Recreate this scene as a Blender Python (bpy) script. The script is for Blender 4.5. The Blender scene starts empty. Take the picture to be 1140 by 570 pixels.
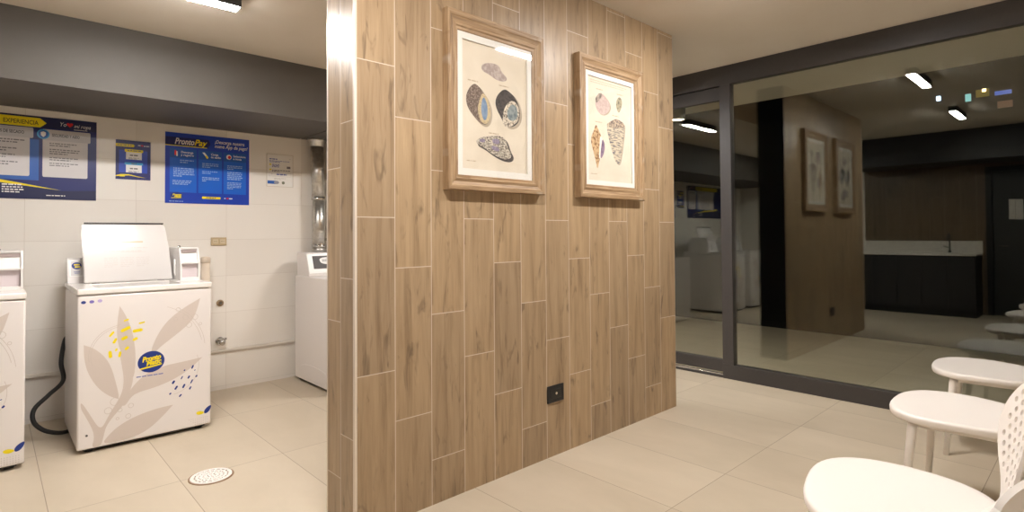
import bpy, bmesh, math, random
from math import sin, cos, pi, radians
from mathutils import Vector, Matrix
from mathutils.geometry import delaunay_2d_cdt

random.seed(7)
SC = bpy.context.scene
COL = SC.collection

# ---------------------------------------------------------------- constants (metres)
XG = 4.598          # inner face of the glass wall
YW, YW2 = 2.142, 2.397      # front / back of the wood tile partition
WX0, WX1 = 1.111, 3.607
YB = 4.92           # white tiled back wall of the laundry
ZC, ZL = 2.67, 2.50         # ceiling of the waiting room / of the laundry
YSTEP = 2.80
XK = -1.52          # kitchenette wall
YR = -0.95          # wall behind the chairs

# ---------------------------------------------------------------- helpers
def lin(c):
    return tuple((x/12.92 if x <= 0.04045 else ((x+0.055)/1.055)**2.4) for x in c)

def rgb(r, g, b):
    return lin((r/255, g/255, b/255)) + (1,)

MATS = {}
def mat(name, col, rough=0.5, metal=0.0, spec=0.5, coat=0.0, emit=None, estr=0.0):
    if name in MATS: return MATS[name]
    m = bpy.data.materials.new(name); m.use_nodes = True
    b = m.node_tree.nodes['Principled BSDF']
    b.inputs['Base Color'].default_value = rgb(*col)
    b.inputs['Roughness'].default_value = rough
    b.inputs['Metallic'].default_value = metal
    b.inputs['Specular IOR Level'].default_value = spec
    b.inputs['Coat Weight'].default_value = coat
    if emit:
        b.inputs['Emission Color'].default_value = rgb(*emit)
        b.inputs['Emission Strength'].default_value = estr
    MATS[name] = m
    return m

class NT:
    """little shader-node builder"""
    def __init__(s, m):
        m.use_nodes = True
        s.t = m.node_tree; s.n = s.t.nodes; s.l = s.t.links
        s.bsdf = s.n['Principled BSDF']
    def put(s, sock, v):
        if isinstance(v, bpy.types.NodeSocket): s.l.new(v, sock)
        elif v is not None: sock.default_value = v
    def math(s, op, a, b=None, c=None):
        n = s.n.new('ShaderNodeMath'); n.operation = op
        s.put(n.inputs[0], a)
        if b is not None: s.put(n.inputs[1], b)
        if c is not None: s.put(n.inputs[2], c)
        return n.outputs[0]
    def coords(s):
        tc = s.n.new('ShaderNodeTexCoord'); sp = s.n.new('ShaderNodeSeparateXYZ')
        s.l.new(tc.outputs['Object'], sp.inputs[0])
        return sp.outputs
    def comb(s, x, y, z=0.0):
        n = s.n.new('ShaderNodeCombineXYZ')
        for i, v in enumerate((x, y, z)): s.put(n.inputs[i], v)
        return n.outputs[0]
    def noise(s, vec, scale=1.0, detail=3.0, rough=0.55, dist=0.0):
        n = s.n.new('ShaderNodeTexNoise'); s.put(n.inputs['Vector'], vec)
        n.inputs['Scale'].default_value = scale; n.inputs['Detail'].default_value = detail
        n.inputs['Roughness'].default_value = rough; n.inputs['Distortion'].default_value = dist
        return n.outputs['Fac']
    def white(s, vec):
        n = s.n.new('ShaderNodeTexWhiteNoise'); n.noise_dimensions = '3D'; s.put(n.inputs['Vector'], vec)
        return n.outputs['Value']
    def ramp(s, fac, stops):
        n = s.n.new('ShaderNodeValToRGB'); s.put(n.inputs[0], fac)
        e = n.color_ramp.elements
        while len(e) < len(stops): e.new(0.5)
        for el, (p, c) in zip(e, stops): el.position = p; el.color = c
        return n.outputs['Color']
    def maprange(s, v, a, b, c=0.0, d=1.0):
        n = s.n.new('ShaderNodeMapRange'); s.put(n.inputs[0], v)
        for i, k in enumerate((a, b, c, d)): n.inputs[i+1].default_value = k
        return n.outputs[0]
    def mix(s, f, a, b):
        n = s.n.new('ShaderNodeMix'); n.data_type = 'RGBA'
        s.put(n.inputs['Factor'], f); s.put(n.inputs['A'], a); s.put(n.inputs['B'], b)
        return n.outputs['Result']
    def bump(s, h, strength=0.2, dist=0.002):
        n = s.n.new('ShaderNodeBump'); n.inputs['Strength'].default_value = strength
        n.inputs['Distance'].default_value = dist; s.put(n.inputs['Height'], h)
        s.l.new(n.outputs[0], s.bsdf.inputs['Normal'])
    def grid(s, u, v, w, h, u0, v0, step=0.0, nmod=1, g=0.0018):
        """tile grid: grout mask, column, row"""
        a = s.math('DIVIDE', s.math('SUBTRACT', u, u0), w)
        ca = s.math('FLOOR', a); fa = s.math('SUBTRACT', a, ca)
        vv = s.math('SUBTRACT', v, v0)
        if step:
            k = s.math('FLOORED_MODULO', ca, float(nmod))
            vv = s.math('MULTIPLY_ADD', k, step, vv)
        b = s.math('DIVIDE', vv, h)
        cb = s.math('FLOOR', b); fb = s.math('SUBTRACT', b, cb)
        da = s.math('MULTIPLY', s.math('MINIMUM', fa, s.math('SUBTRACT', 1.0, fa)), w)
        db = s.math('MULTIPLY', s.math('MINIMUM', fb, s.math('SUBTRACT', 1.0, fb)), h)
        d = s.math('MINIMUM', da, db)
        return s.maprange(d, g*0.55, g*1.25, 1.0, 0.0), ca, cb

def wood_tile(name, axis, w, u0, h, v0, step, nmod, dark=1.0):
    m = bpy.data.materials.new(name); n = NT(m); c = n.coords()
    u = c[0] if axis == 'x' else c[1]; v = c[2]
    mask, ca, cb = n.grid(u, v, w, h, u0, v0, step, nmod, 0.0021)
    r = n.white(n.comb(ca, cb, 3.3)); r2 = n.white(n.comb(cb, ca, 8.1))
    ox = n.math('MULTIPLY', r, 43.0); oz = n.math('MULTIPLY', r2, 31.0)
    gx = n.math('MULTIPLY_ADD', u, 26.0, ox); gz = n.math('MULTIPLY_ADD', v, 1.7, oz)
    grain = n.noise(n.comb(gx, 0.0, gz), 1.0, 5.0, 0.62, 0.6)
    fine = n.noise(n.comb(n.math('MULTIPLY_ADD', u, 210.0, ox), 0.0, n.math('MULTIPLY_ADD', v, 7.0, oz)), 1.0, 2.0)
    sm = n.noise(n.comb(n.math('MULTIPLY_ADD', u, 19.0, oz), 0.0, n.math('MULTIPLY_ADD', v, 4.4, ox)), 1.0, 3.0, 0.6, 0.8)
    base = n.ramp(grain, [(0.22, rgb(134, 112, 86)), (0.5, rgb(174, 150, 119)), (0.78, rgb(192, 169, 137))])
    tint = n.mix(r2, rgb(232, 230, 230), rgb(255, 251, 245))
    mm = n.n.new('ShaderNodeMix'); mm.data_type = 'RGBA'; mm.blend_type = 'MULTIPLY'
    mm.inputs['Factor'].default_value = 1.0
    n.put(mm.inputs['A'], base); n.put(mm.inputs['B'], tint)
    col = n.mix(n.math('MULTIPLY', n.maprange(fine, 0.35, 0.72), 0.22), mm.outputs['Result'], rgb(140, 108, 78))
    col = n.mix(n.math('MULTIPLY', n.maprange(sm, 0.585, 0.72), 0.68), col, rgb(96, 78, 60))
    col = n.mix(mask, col, rgb(206, 190, 172))
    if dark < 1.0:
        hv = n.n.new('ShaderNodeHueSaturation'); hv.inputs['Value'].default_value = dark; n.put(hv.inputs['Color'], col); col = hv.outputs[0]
    n.put(n.bsdf.inputs['Base Color'], col)
    n.bsdf.inputs['Roughness'].default_value = 0.36
    n.bsdf.inputs['Specular IOR Level'].default_value = 0.45
    n.bump(n.math('SUBTRACT', n.math('MULTIPLY', fine, 0.25), mask), 0.25, 0.0012)
    return m

def grid_tile(name, ax, ay, w, h, u0, v0, col, col2, grout, rough, g=0.0012, cloud=1.2, spec=0.5):
    m = bpy.data.materials.new(name); n = NT(m); c = n.coords()
    u, v = c[ax], c[ay]
    mask, ca, cb = n.grid(u, v, w, h, u0, v0, 0, 1, g)
    r = n.white(n.comb(ca, cb, 1.7))
    ox = n.math('MULTIPLY', r, 17.0)
    cl = n.noise(n.comb(n.math('MULTIPLY_ADD', u, cloud*2.2, ox), n.math('MULTIPLY', v, cloud), ox), 1.0, 5.0, 0.6, 0.3)
    base = n.mix(n.maprange(cl, 0.3, 0.7), rgb(*col), rgb(*col2))
    tint = n.mix(r, rgb(248, 247, 246), rgb(255, 255, 255))
    mm = n.n.new('ShaderNodeMix'); mm.data_type = 'RGBA'; mm.blend_type = 'MULTIPLY'; mm.inputs['Factor'].default_value = 1.0
    n.put(mm.inputs['A'], base); n.put(mm.inputs['B'], tint)
    n.put(n.bsdf.inputs['Base Color'], n.mix(mask, mm.outputs['Result'], rgb(*grout)))
    n.bsdf.inputs['Roughness'].default_value = rough
    n.bsdf.inputs['Specular IOR Level'].default_value = spec
    n.bump(n.math('SUBTRACT', 0.0, mask), 0.2, 0.001)
    return m

def frame_wood(name, axis):
    m = bpy.data.materials.new(name); n = NT(m); c = n.coords()
    a, b = (c[0], c[2]) if axis == 'x' else (c[2], c[0])
    g = n.noise(n.comb(n.math('MULTIPLY', a, 4.0), n.math('MULTIPLY', b, 70.0), n.math('MULTIPLY', c[1], 60.0)), 1.0, 5.0, 0.6, 0.5)
    k = n.noise(n.comb(n.math('MULTIPLY', a, 9.0), n.math('MULTIPLY', b, 22.0), c[1]), 1.0, 2.0, 0.5, 0.4)
    col = n.ramp(g, [(0.25, rgb(112, 88, 62)), (0.5, rgb(160, 130, 96)), (0.78, rgb(190, 164, 130))])
    col = n.mix(n.math('MULTIPLY', n.maprange(k, 0.62, 0.78), 0.45), col, rgb(196, 186, 172))
    col = n.mix(n.math('MULTIPLY', n.maprange(k, 0.36, 0.26), 0.5), col, rgb(96, 70, 48))
    n.put(n.bsdf.inputs['Base Color'], col); n.bsdf.inputs['Roughness'].default_value = 0.55
    n.bump(g, 0.25, 0.001)
    return m

def speckle(name, c1, c2, scale, lo=0.45, hi=0.6, rough=0.7, stretch=(1, 1, 1)):
    m = bpy.data.materials.new(name); n = NT(m); c = n.coords()
    f = n.noise(n.comb(*[n.math('MULTIPLY', c[i], float(stretch[i])) for i in range(3)]), scale, 3.0, 0.6, 0.4)
    n.put(n.bsdf.inputs['Base Color'], n.mix(n.maprange(f, lo, hi), rgb(*c1), rgb(*c2)))
    n.bsdf.inputs['Roughness'].default_value = rough
    return m

def glass_pane_mat(name, r0, tint):
    m = bpy.data.materials.new(name); n = NT(m); n.n.remove(n.bsdf)
    geo = n.n.new('ShaderNodeNewGeometry')
    d = n.n.new('ShaderNodeVectorMath'); d.operation = 'DOT_PRODUCT'
    n.l.new(geo.outputs['Normal'], d.inputs[0]); n.l.new(geo.outputs['Incoming'], d.inputs[1])
    a = n.math('ABSOLUTE', d.outputs['Value'])
    f = n.math('MULTIPLY_ADD', n.math('POWER', n.math('SUBTRACT', 1.0, a), 5.0), 1.0-r0, r0)
    tr = n.n.new('ShaderNodeBsdfTransparent'); tr.inputs['Color'].default_value = tint
    gl = n.n.new('ShaderNodeBsdfGlossy'); gl.inputs['Roughness'].default_value = 0.0
    gl.inputs['Color'].default_value = (0.93, 0.96, 0.90, 1)
    mx = n.n.new('ShaderNodeMixShader')
    n.l.new(f, mx.inputs[0]); n.l.new(tr.outputs[0], mx.inputs[1]); n.l.new(gl.outputs[0], mx.inputs[2])
    n.l.new(mx.outputs[0], n.n['Material Output'].inputs['Surface'])
    return m

# ---- mesh helpers
def box(bm, x0, x1, y0, y1, z0, z1, bev=0.0, mi=0, seg=2):
    vs = [bm.verts.new(p) for p in ((x0,y0,z0),(x1,y0,z0),(x1,y1,z0),(x0,y1,z0),(x0,y0,z1),(x1,y0,z1),(x1,y1,z1),(x0,y1,z1))]
    fs = [bm.faces.new([vs[i] for i in q]) for q in ((3,2,1,0),(4,5,6,7),(0,1,5,4),(1,2,6,5),(2,3,7,6),(3,0,4,7))]
    for f in fs: f.material_index = mi
    if bev:
        es = set(e for f in fs for e in f.edges)
        r = bmesh.ops.bevel(bm, geom=list(es), offset=bev, segments=seg, affect='EDGES', profile=0.5)
        for f in r['faces']: f.material_index = mi; f.smooth = True
    return vs

def tube(bm, pts, r, n=10, mi=0, cap=True):
    """round tube through points; r number or list"""
    pts = [Vector(p) for p in pts]; R = r if isinstance(r, (list, tuple)) else [r]*len(pts)
    rings = []; up = None
    for i, p in enumerate(pts):
        d = (pts[min(i+1, len(pts)-1)] - pts[max(i-1, 0)]).normalized()
        if up is None:
            up = Vector((0, 0, 1)) if abs(d.z) < 0.9 else Vector((1, 0, 0))
        a = d.cross(up).normalized(); b = a.cross(d).normalized(); up = b
        rings.append([bm.verts.new(p + (a*cos(2*pi*k/n) + b*sin(2*pi*k/n))*R[i]) for k in range(n)])
    for i in range(len(rings)-1):
        for k in range(n):
            f = bm.faces.new((rings[i][k], rings[i][(k+1) % n], rings[i+1][(k+1) % n], rings[i+1][k]))
            f.smooth = True; f.material_index = mi
    if cap:
        for q in (rings[0][::-1], rings[-1]):
            f = bm.faces.new(q); f.material_index = mi
    return rings

def lathe(bm, prof, cx=0, cy=0, n=32, mi=0, flat=False):
    rings = []
    for (r, z) in prof:
        rings.append([bm.verts.new((cx+r*cos(2*pi*k/n), cy+r*sin(2*pi*k/n), z)) for k in range(n)] if r > 1e-6 else [bm.verts.new((cx, cy, z))])
    for a, b in zip(rings[:-1], rings[1:]):
        for k in range(n):
            if len(a) == 1 and len(b) == 1: continue
            if len(a) == 1: v = (a[0], b[(k+1) % n], b[k])
            elif len(b) == 1: v = (a[k], a[(k+1) % n], b[0])
            else: v = (a[k], a[(k+1) % n], b[(k+1) % n], b[k])
            f = bm.faces.new(v); f.material_index = mi; f.smooth = not flat

def poly(bm, pts, y, mi=0, th=0.0004):
    """thin printed shape lying in a vertical plane facing -Y: pts are (x, z)"""
    a = [bm.verts.new((p[0], y, p[1])) for p in pts]
    b = [bm.verts.new((p[0], y-th, p[1])) for p in pts]
    f = bm.faces.new(b); f.material_index = mi
    for i in range(len(pts)):
        j = (i+1) % len(pts)
        g = bm.faces.new((a[i], a[j], b[j], b[i])); g.material_index = mi

def rect(bm, x0, x1, z0, z1, y, mi=0, rad=0.0, th=0.0004):
    if rad:
        pts = []
        for cx, cz, a0 in ((x1-rad, z1-rad, 0), (x0+rad, z1-rad, 90), (x0+rad, z0+rad, 180), (x1-rad, z0+rad, 270)):
            pts += [(cx+rad*cos(radians(a0+k*22.5)), cz+rad*sin(radians(a0+k*22.5))) for k in range(5)]
    else: pts = [(x0, z0), (x1, z0), (x1, z1), (x0, z1)]
    poly(bm, pts, y, mi, th)

def ell(bm, cx, cz, rx, rz, y, mi=0, rot=0.0, n=28, th=0.0004):
    poly(bm, [(cx+rx*cos(t)*cos(rot)-rz*sin(t)*sin(rot), cz+rx*cos(t)*sin(rot)+rz*sin(t)*cos(rot)) for t in (2*pi*k/n for k in range(n))], y, mi, th)

def smooth_pts(pts, it=2, tip=False):
    """Chaikin corner cutting of a closed outline; tip keeps the first corner sharp"""
    p0 = pts[0]
    for _ in range(it):
        q = []
        for i, p in enumerate(pts):
            r = pts[(i+1) % len(pts)]
            q += [(0.75*p[0]+0.25*r[0], 0.75*p[1]+0.25*r[1]), (0.25*p[0]+0.75*r[0], 0.25*p[1]+0.75*r[1])]
        pts = [p0]+q[1:-1] if tip else q
    return pts

def obj(name, bm, mats, parent=None, norm=True):
    if norm: bmesh.ops.recalc_face_normals(bm, faces=bm.faces[:])
    me = bpy.data.meshes.new(name); bm.to_mesh(me); bm.free()
    for m in (mats if isinstance(mats, (list, tuple)) else [mats]): me.materials.append(m)
    o = bpy.data.objects.new(name, me); COL.objects.link(o)
    if parent: o.parent = parent
    return o

def tag(o, label, cat, group=None):
    o['label'] = label; o['category'] = cat
    if group: o['group'] = group
    return o

def thing(name, label, cat, loc=(0, 0, 0), rotz=0.0, group=None):
    o = bpy.data.objects.new(name, None); COL.objects.link(o)
    o.empty_display_size = 0.1
    o.location = loc; o.rotation_euler = (0, 0, rotz)
    return tag(o, label, cat, group)

def struct(name, bm, mats, parent=None):
    o = obj(name, bm, mats, parent)
    if not parent: o['kind'] = 'structure'
    return o

def copy_tree(o, parent=None):
    kids = [k for k in COL.objects if k.parent == o]
    c = o.copy(); COL.objects.link(c)
    if parent: c.parent = parent
    for k in kids: copy_tree(k, c)
    return c

def lettering(name, body, size, x, y, z, m, parent, bold=0.0, shear=0.0, align='LEFT', width=None, rz=0.0, ext=0.0003):
    """text standing in a vertical plane facing -Y, turned into a mesh"""
    cu = bpy.data.curves.new('text', 'FONT'); cu.body = body; cu.size = size; cu.shear = shear
    cu.offset = bold*size; cu.extrude = ext; cu.align_x = align; cu.resolution_u = 3; cu.space_line = 0.92
    t = bpy.data.objects.new('text', cu); COL.objects.link(t)
    bpy.context.view_layer.update()
    dg = bpy.context.evaluated_depsgraph_get()
    me = bpy.data.meshes.new_from_object(t.evaluated_get(dg))
    bpy.data.objects.remove(t); bpy.data.curves.remove(cu)
    me.name = name
    if width:
        xs = [v.co.x for v in me.vertices]; k = width/(max(xs)-min(xs))
        for v in me.vertices: v.co.x *= k
    me.transform(Matrix.Rotation(radians(90), 4, 'X'))
    if rz: me.transform(Matrix.Rotation(rz, 4, 'Y'))
    me.transform(Matrix.Translation((x, y, z)))
    me.materials.clear(); me.materials.append(m)
    o = bpy.data.objects.new(name, me); COL.objects.link(o); o.parent = parent
    return o

def text_lines(bm, x0, x1, ztop, n, pitch, hgt, y, mi, seed=0, last=0.5):
    """rows of small unreadable print: one dash per word"""
    rr = random.Random(seed)
    for i in range(n):
        z = ztop - i*pitch; x = x0; end = x1 if i < n-1 else x0+(x1-x0)*last
        end -= rr.random()*0.12*(x1-x0)
        while x < end-0.004:
            w = min(rr.uniform(0.008, 0.028), end-x)
            rect(bm, x, x+w, z-hgt, z, y, mi, 0, 0.0003); x += w+0.0045

# ---------------------------------------------------------------- materials
M_wood_front = wood_tile('wood_look_tile', 'x', 0.192, WX0, 0.667, 1.315, 0.222, 3)
M_wood_end = wood_tile('wood_look_tile_end', 'y', 0.1275, YW, 0.667, 1.055, 0.19, 2)
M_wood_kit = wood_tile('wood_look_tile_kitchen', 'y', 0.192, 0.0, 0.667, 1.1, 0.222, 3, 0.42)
M_floor = grid_tile('beige_floor_tile', 0, 1, 0.513, 0.934, 0.209, 3.24, (194, 180, 158), (207, 193, 172), (150, 133, 112), 0.40, 0.0019, 1.1, 0.4)
M_white_tile = grid_tile('white_wall_tile', 0, 2, 0.621, 0.295, 0.176, 0.915, (236, 230, 221), (239, 234, 226), (214, 206, 195), 0.32, 0.0014, 0.6, 0.4)
M_white_tile_y = grid_tile('white_side_tile', 1, 2, 0.621, 0.295, 0.176, 0.915, (236, 230, 221), (239, 234, 226), (214, 206, 195), 0.32, 0.0014, 0.6, 0.4)
M_ceil = speckle('ceiling_paint', (214, 204, 190), (217, 208, 195), 3.0, 0.3, 0.7, 0.9)
M_char = speckle('charcoal_paint', (82, 77, 71), (86, 81, 75), 4.0, 0.3, 0.7, 0.62)
M_plaster = speckle('plaster_paint', (222, 214, 202), (226, 219, 208), 3.0, 0.3, 0.7, 0.85)
M_alu = speckle('dark_aluminium', (58, 54, 52), (62, 58, 56), 60.0, 0.3, 0.7, 0.42)
M_trim = mat('light_metal_trim', (226, 214, 200), 0.35, 0.3)
M_glass = glass_pane_mat('window_glass', 0.084, (0.93, 0.95, 0.92, 1))
M_white = mat('white_enamel', (233, 227, 223), 0.28, 0, 0.5, 0.2)
M_white_top = mat('white_enamel_top', (236, 231, 225), 0.25, 0, 0.5, 0.3)
M_white_pl = mat('white_plastic', (236, 232, 228), 0.4)
M_lilac = mat('pale_mauve_plastic', (214, 202, 204), 0.45)
M_black = mat('black_plastic', (26, 25, 25), 0.45)
M_dgrey = mat('dark_grey_panel', (74, 70, 68), 0.5)
M_rubber = mat('black_rubber', (30, 29, 29), 0.55)
M_chrome = mat('chrome', (205, 203, 200), 0.18, 1.0)
M_steel = speckle('galvanised_steel', (196, 192, 185), (222, 219, 212), 28.0, 0.35, 0.65, 0.36)
M_steel.node_tree.nodes['Principled BSDF'].inputs['Metallic'].default_value = 1.0
M_leaf = mat('print_beige_leaf', (212, 200, 191), 0.35)
M_ring = mat('print_pale_ring', (204, 193, 184), 0.35)
M_yel = mat('print_yellow', (240, 218, 0), 0.4)
M_navy = mat('print_navy', (28, 54, 132), 0.4)
M_purple = mat('print_purple', (122, 110, 184), 0.4)
M_lilac_dot = mat('print_lilac', (186, 170, 214), 0.4)
M_grey_dot = mat('print_grey', (196, 188, 184), 0.4)
M_blue = mat('print_royal_blue', (16, 62, 176), 0.35)
M_blue2 = mat('print_bright_blue', (8, 98, 206), 0.35)
M_blue_dk = mat('print_dark_blue', (15, 24, 74), 0.35)
M_blue_pos = mat('print_poster_blue', (18, 32, 104), 0.35)
M_blue_mid = mat('print_mid_blue', (34, 92, 176), 0.35)
M_cyan = mat('print_cyan', (58, 160, 214), 0.4)
M_wh_print = mat('print_white', (236, 233, 230), 0.45)
M_card = mat('print_card', (214, 210, 210), 0.45)
M_ink = mat('print_ink', (116, 114, 118), 0.5)
M_ink_dk = mat('print_ink_dark', (66, 64, 68), 0.5)
M_ink_blue = mat('print_ink_blue', (110, 116, 176), 0.5)
M_ink_lt = mat('print_ink_light', (150, 180, 226), 0.5)
M_red = mat('print_red', (214, 24, 34), 0.45)
M_paper = mat('sheet_paper', (233, 229, 222), 0.6)
M_mat = mat('picture_mat_board', (232, 228, 220), 0.8)
M_old = speckle('antique_paper', (218, 206, 186), (225, 214, 195), 7.0, 0.35, 0.65, 0.85)
M_beige_pl = mat('beige_plastic', (190, 170, 136), 0.45)
M_cream = mat('cream_plastic', (226, 210, 190), 0.45)
M_chair = mat('white_chair_plastic', (240, 233, 226), 0.42)
M_lamp = mat('lamp_diffuser', (255, 246, 232), 0.5, emit=(255, 251, 248), estr=160.0)
M_lamp_dk = mat('lamp_housing', (48, 45, 42), 0.5)
M_counter = mat('white_quartz', (226, 220, 210), 0.3)
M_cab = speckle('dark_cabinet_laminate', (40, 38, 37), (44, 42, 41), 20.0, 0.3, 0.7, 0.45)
M_door = mat('dark_door_paint', (50, 50, 46), 0.5)

# ================================================================= THE ROOM
X_L, Y_OUT, X_OUT = XK, YB, 6.15
bm = bmesh.new(); box(bm, X_L-0.15, XG+0.07, YR-0.15, YB+0.15, -0.12, 0.0)
struct('floor', bm, M_floor)

bm = bmesh.new()
box(bm, X_L-0.15, XG+0.07, YR-0.15, YSTEP, ZC, ZC+0.14)
box(bm, X_L-0.15, XG+0.07, YSTEP, YB+0.15, ZL, ZC+0.14)
struct('ceiling', bm, M_ceil)

bm = bmesh.new(); box(bm, X_L-0.15, XG+0.07, YB, YB+0.15, 0, ZL)
struct('wall_back', bm, M_white_tile)
bm = bmesh.new(); box(bm, X_L-0.15, X_L, YSTEP, YB, 0, ZL)
struct('wall_left', bm, M_white_tile_y)
bm = bmesh.new(); box(bm, X_L-0.15, XG+0.07, YR-0.15, YR, 0, ZC)
struct('wall_rear', bm, M_plaster)
# kitchenette wall: wood look tile with a door opening
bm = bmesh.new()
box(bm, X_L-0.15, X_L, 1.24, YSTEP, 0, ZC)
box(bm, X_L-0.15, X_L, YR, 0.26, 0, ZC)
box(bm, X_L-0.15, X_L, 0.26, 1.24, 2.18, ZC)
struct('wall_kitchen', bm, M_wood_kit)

# wood tile partition in the middle
bm = bmesh.new()
vs = box(bm, WX0, WX1, YW, YW2, 0, ZC)
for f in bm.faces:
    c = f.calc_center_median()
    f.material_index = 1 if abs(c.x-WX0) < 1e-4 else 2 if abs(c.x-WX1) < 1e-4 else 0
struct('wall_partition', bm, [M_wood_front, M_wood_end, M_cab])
for i, (yy, s) in enumerate(((YW, -1), (YW2, 1))):          # metal corner profiles
    bm = bmesh.new()
    y0, y1 = (yy-0.003, yy+0.012) if s < 0 else (yy-0.006, yy+0.002)
    box(bm, WX0-0.003, WX0+0.010, y0, y1, 0, ZC, 0.0025)
    struct('trim_%d' % (i+1), bm, M_trim)

# charcoal bulkhead over the machines
bm = bmesh.new()
box(bm, X_L, 2.02, 4.05, YB, 2.098, ZL)
box(bm, 2.035, XG, 4.05, YB, 2.098, ZL)
box(bm, 2.02, 2.035, 4.05, YB, 2.125, ZL)                   # shadow gap
struct('wall_bulkhead', bm, M_char)
# skirting ledge along the white wall
bm = bmesh.new(); box(bm, X_L, XG, YB-0.022, YB, 0.305, 0.327, 0.003)
struct('trim_3', bm, M_plaster)
# bulkhead over the kitchenette
bm = bmesh.new(); box(bm, X_L, -0.75, YR, YSTEP, 2.235, ZC)
struct('wall_soffit', bm, M_cab)

# ---- glazed wall
def frame_bar(bm, y0, y1, z0, z1, d0=-0.012, d1=0.06, bev=0.003):
    box(bm, XG+d0, XG+d1, y0, y1, z0, z1, bev)
bm = bmesh.new()
Y0g, Y1g = YR, 2.276          # fixed pane
frame_bar(bm, Y0g, YB, 2.505, ZC, -0.004)
frame_bar(bm, Y0g, Y1g, 0.0, 0.122)
frame_bar(bm, 2.180, Y1g, 0.122, 2.505)
frame_bar(bm, Y0g, Y0g+0.09, 0.122, 2.505)
w1 = struct('window_1', bm, M_alu)
bm = bmesh.new(); box(bm, XG+0.012, XG+0.034, Y0g+0.08, 2.19, 0.115, 2.512)
p = obj('glass_pane', bm, M_glass, w1); p['label'] = 'clear glass pane mirroring the lit room'
bm = bmesh.new()
for yy in (0.9,):
    box(bm, XG+0.036, XG+0.05, yy-0.004, yy+0.004, 0.115, 0.118)
bm.free()
# sliding leaf behind the mullion
bm = bmesh.new()
Ys0, Ys1 = 2.276, 4.86
box(bm, XG+0.018, XG+0.062, Ys0-0.06, Ys0+0.012, 0.035, 2.50, 0.003)
box(bm, XG+0.018, XG+0.062, Ys1-0.08, Ys1, 0.035, 2.50, 0.003)
box(bm, XG+0.018, XG+0.062, Ys0+0.012, Ys1-0.08, 0.045, 0.150, 0.003)
box(bm, XG+0.018, XG+0.062, Ys0+0.012, Ys1-0.08, 2.385, 2.50, 0.003)
d1 = struct('door_1', bm, M_alu)
bm = bmesh.new(); box(bm, XG+0.026, XG+0.048, Ys0+0.005, Ys1-0.07, 0.14, 2.395)
obj('glass_pane', bm, M_glass, d1)
bm = bmesh.new()
box(bm, XG-0.004, XG+0.07, Y1g, YB, 0.0, 0.022, 0.002)
box(bm, XG+0.010, XG+0.014, Y1g, YB, 0.022, 0.036, 0.0)
t = struct('trim_4', bm, M_alu)                         # floor track of the sliding door
bm = bmesh.new(); box(bm, XG+0.003, XG+0.009, Y1g+0.002, YB, 0.022, 0.032, 0.001)
obj('track_rail', bm, M_chrome, t)

# ---- what lies beyond the glass: terrace with soffit, dark night, a far building
bm = bmesh.new(); box(bm, XG+0.07, 7.6, -3.0, 7.0, -0.12, -0.02)
o = struct('floor_terrace', bm, M_floor)
bm = bmesh.new(); box(bm, XG+0.07, X_OUT, -3.0, 7.0, ZC, ZC+0.2, 0.0)
struct('ceiling_terrace', bm, M_plaster)
L = thing('terrace_downlight', 'dark cylinder downlight under the terrace soffit outside the sliding glass', 'lamp', (5.51, 3.208, ZC))
bm = bmesh.new(); lathe(bm, [(0, 0), (0.078, 0), (0.078, -0.19), (0.07, -0.197), (0.064, -0.19), (0.064, -0.17), (0, -0.17)], n=36)
obj('housing', bm, M_lamp_dk, L)
bm = bmesh.new(); lathe(bm, [(0, -0.172), (0.062, -0.172), (0.062, -0.186), (0, -0.186)], n=32)
obj('diffuser', bm, mat('downlight_diffuser', (255, 240, 220), 0.5, emit=(255, 228, 190), estr=45.0), L)

M_night = mat('night_facade', (20, 20, 22), 0.9)
B = thing('apartment_building', 'dark apartment block far off in the night beyond the glass', 'building', (36, 9, -6))
bm = bmesh.new(); box(bm, 0, 8, -16, 20, 0, 24); box(bm, -0.3, 0, -16, 20, 17.6, 17.9)
obj('facade', bm, M_night, B)
def lit(nm, y, z, w, h, c, s):
    bm = bmesh.new(); box(bm, -0.12, 0.02, y-w/2, y+w/2, z-h/2, z+h/2)
    obj('window', bm, mat(nm, c, 0.5, emit=c, estr=s), B)
FARW = [
    ('lit_window_blue_white', -3.07, 14.12, 0.16, 0.22, (200, 225, 255), 2.50),
    ('lit_window_teal', -4.27, 13.94, 0.22, 0.36, (150, 215, 215), 0.50),
    ('lit_window_yellow', -4.83, 14.07, 0.50, 0.36, (190, 165, 80), 0.13),
    ('lit_window_warm', -4.90, 14.19, 0.15, 0.15, (255, 225, 180), 2.50),
    ('lit_window_blue', -5.60, 13.96, 0.62, 0.18, (120, 150, 255), 0.25),
    ('lit_window_brown', -5.66, 13.38, 0.55, 0.32, (150, 110, 90), 0.13),
]       # lit windows on the facade: y, z, width, height, colour, strength
for nm, y, z, w, h, c, st in FARW: lit(nm, y, z, w, h, c, st)

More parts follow.
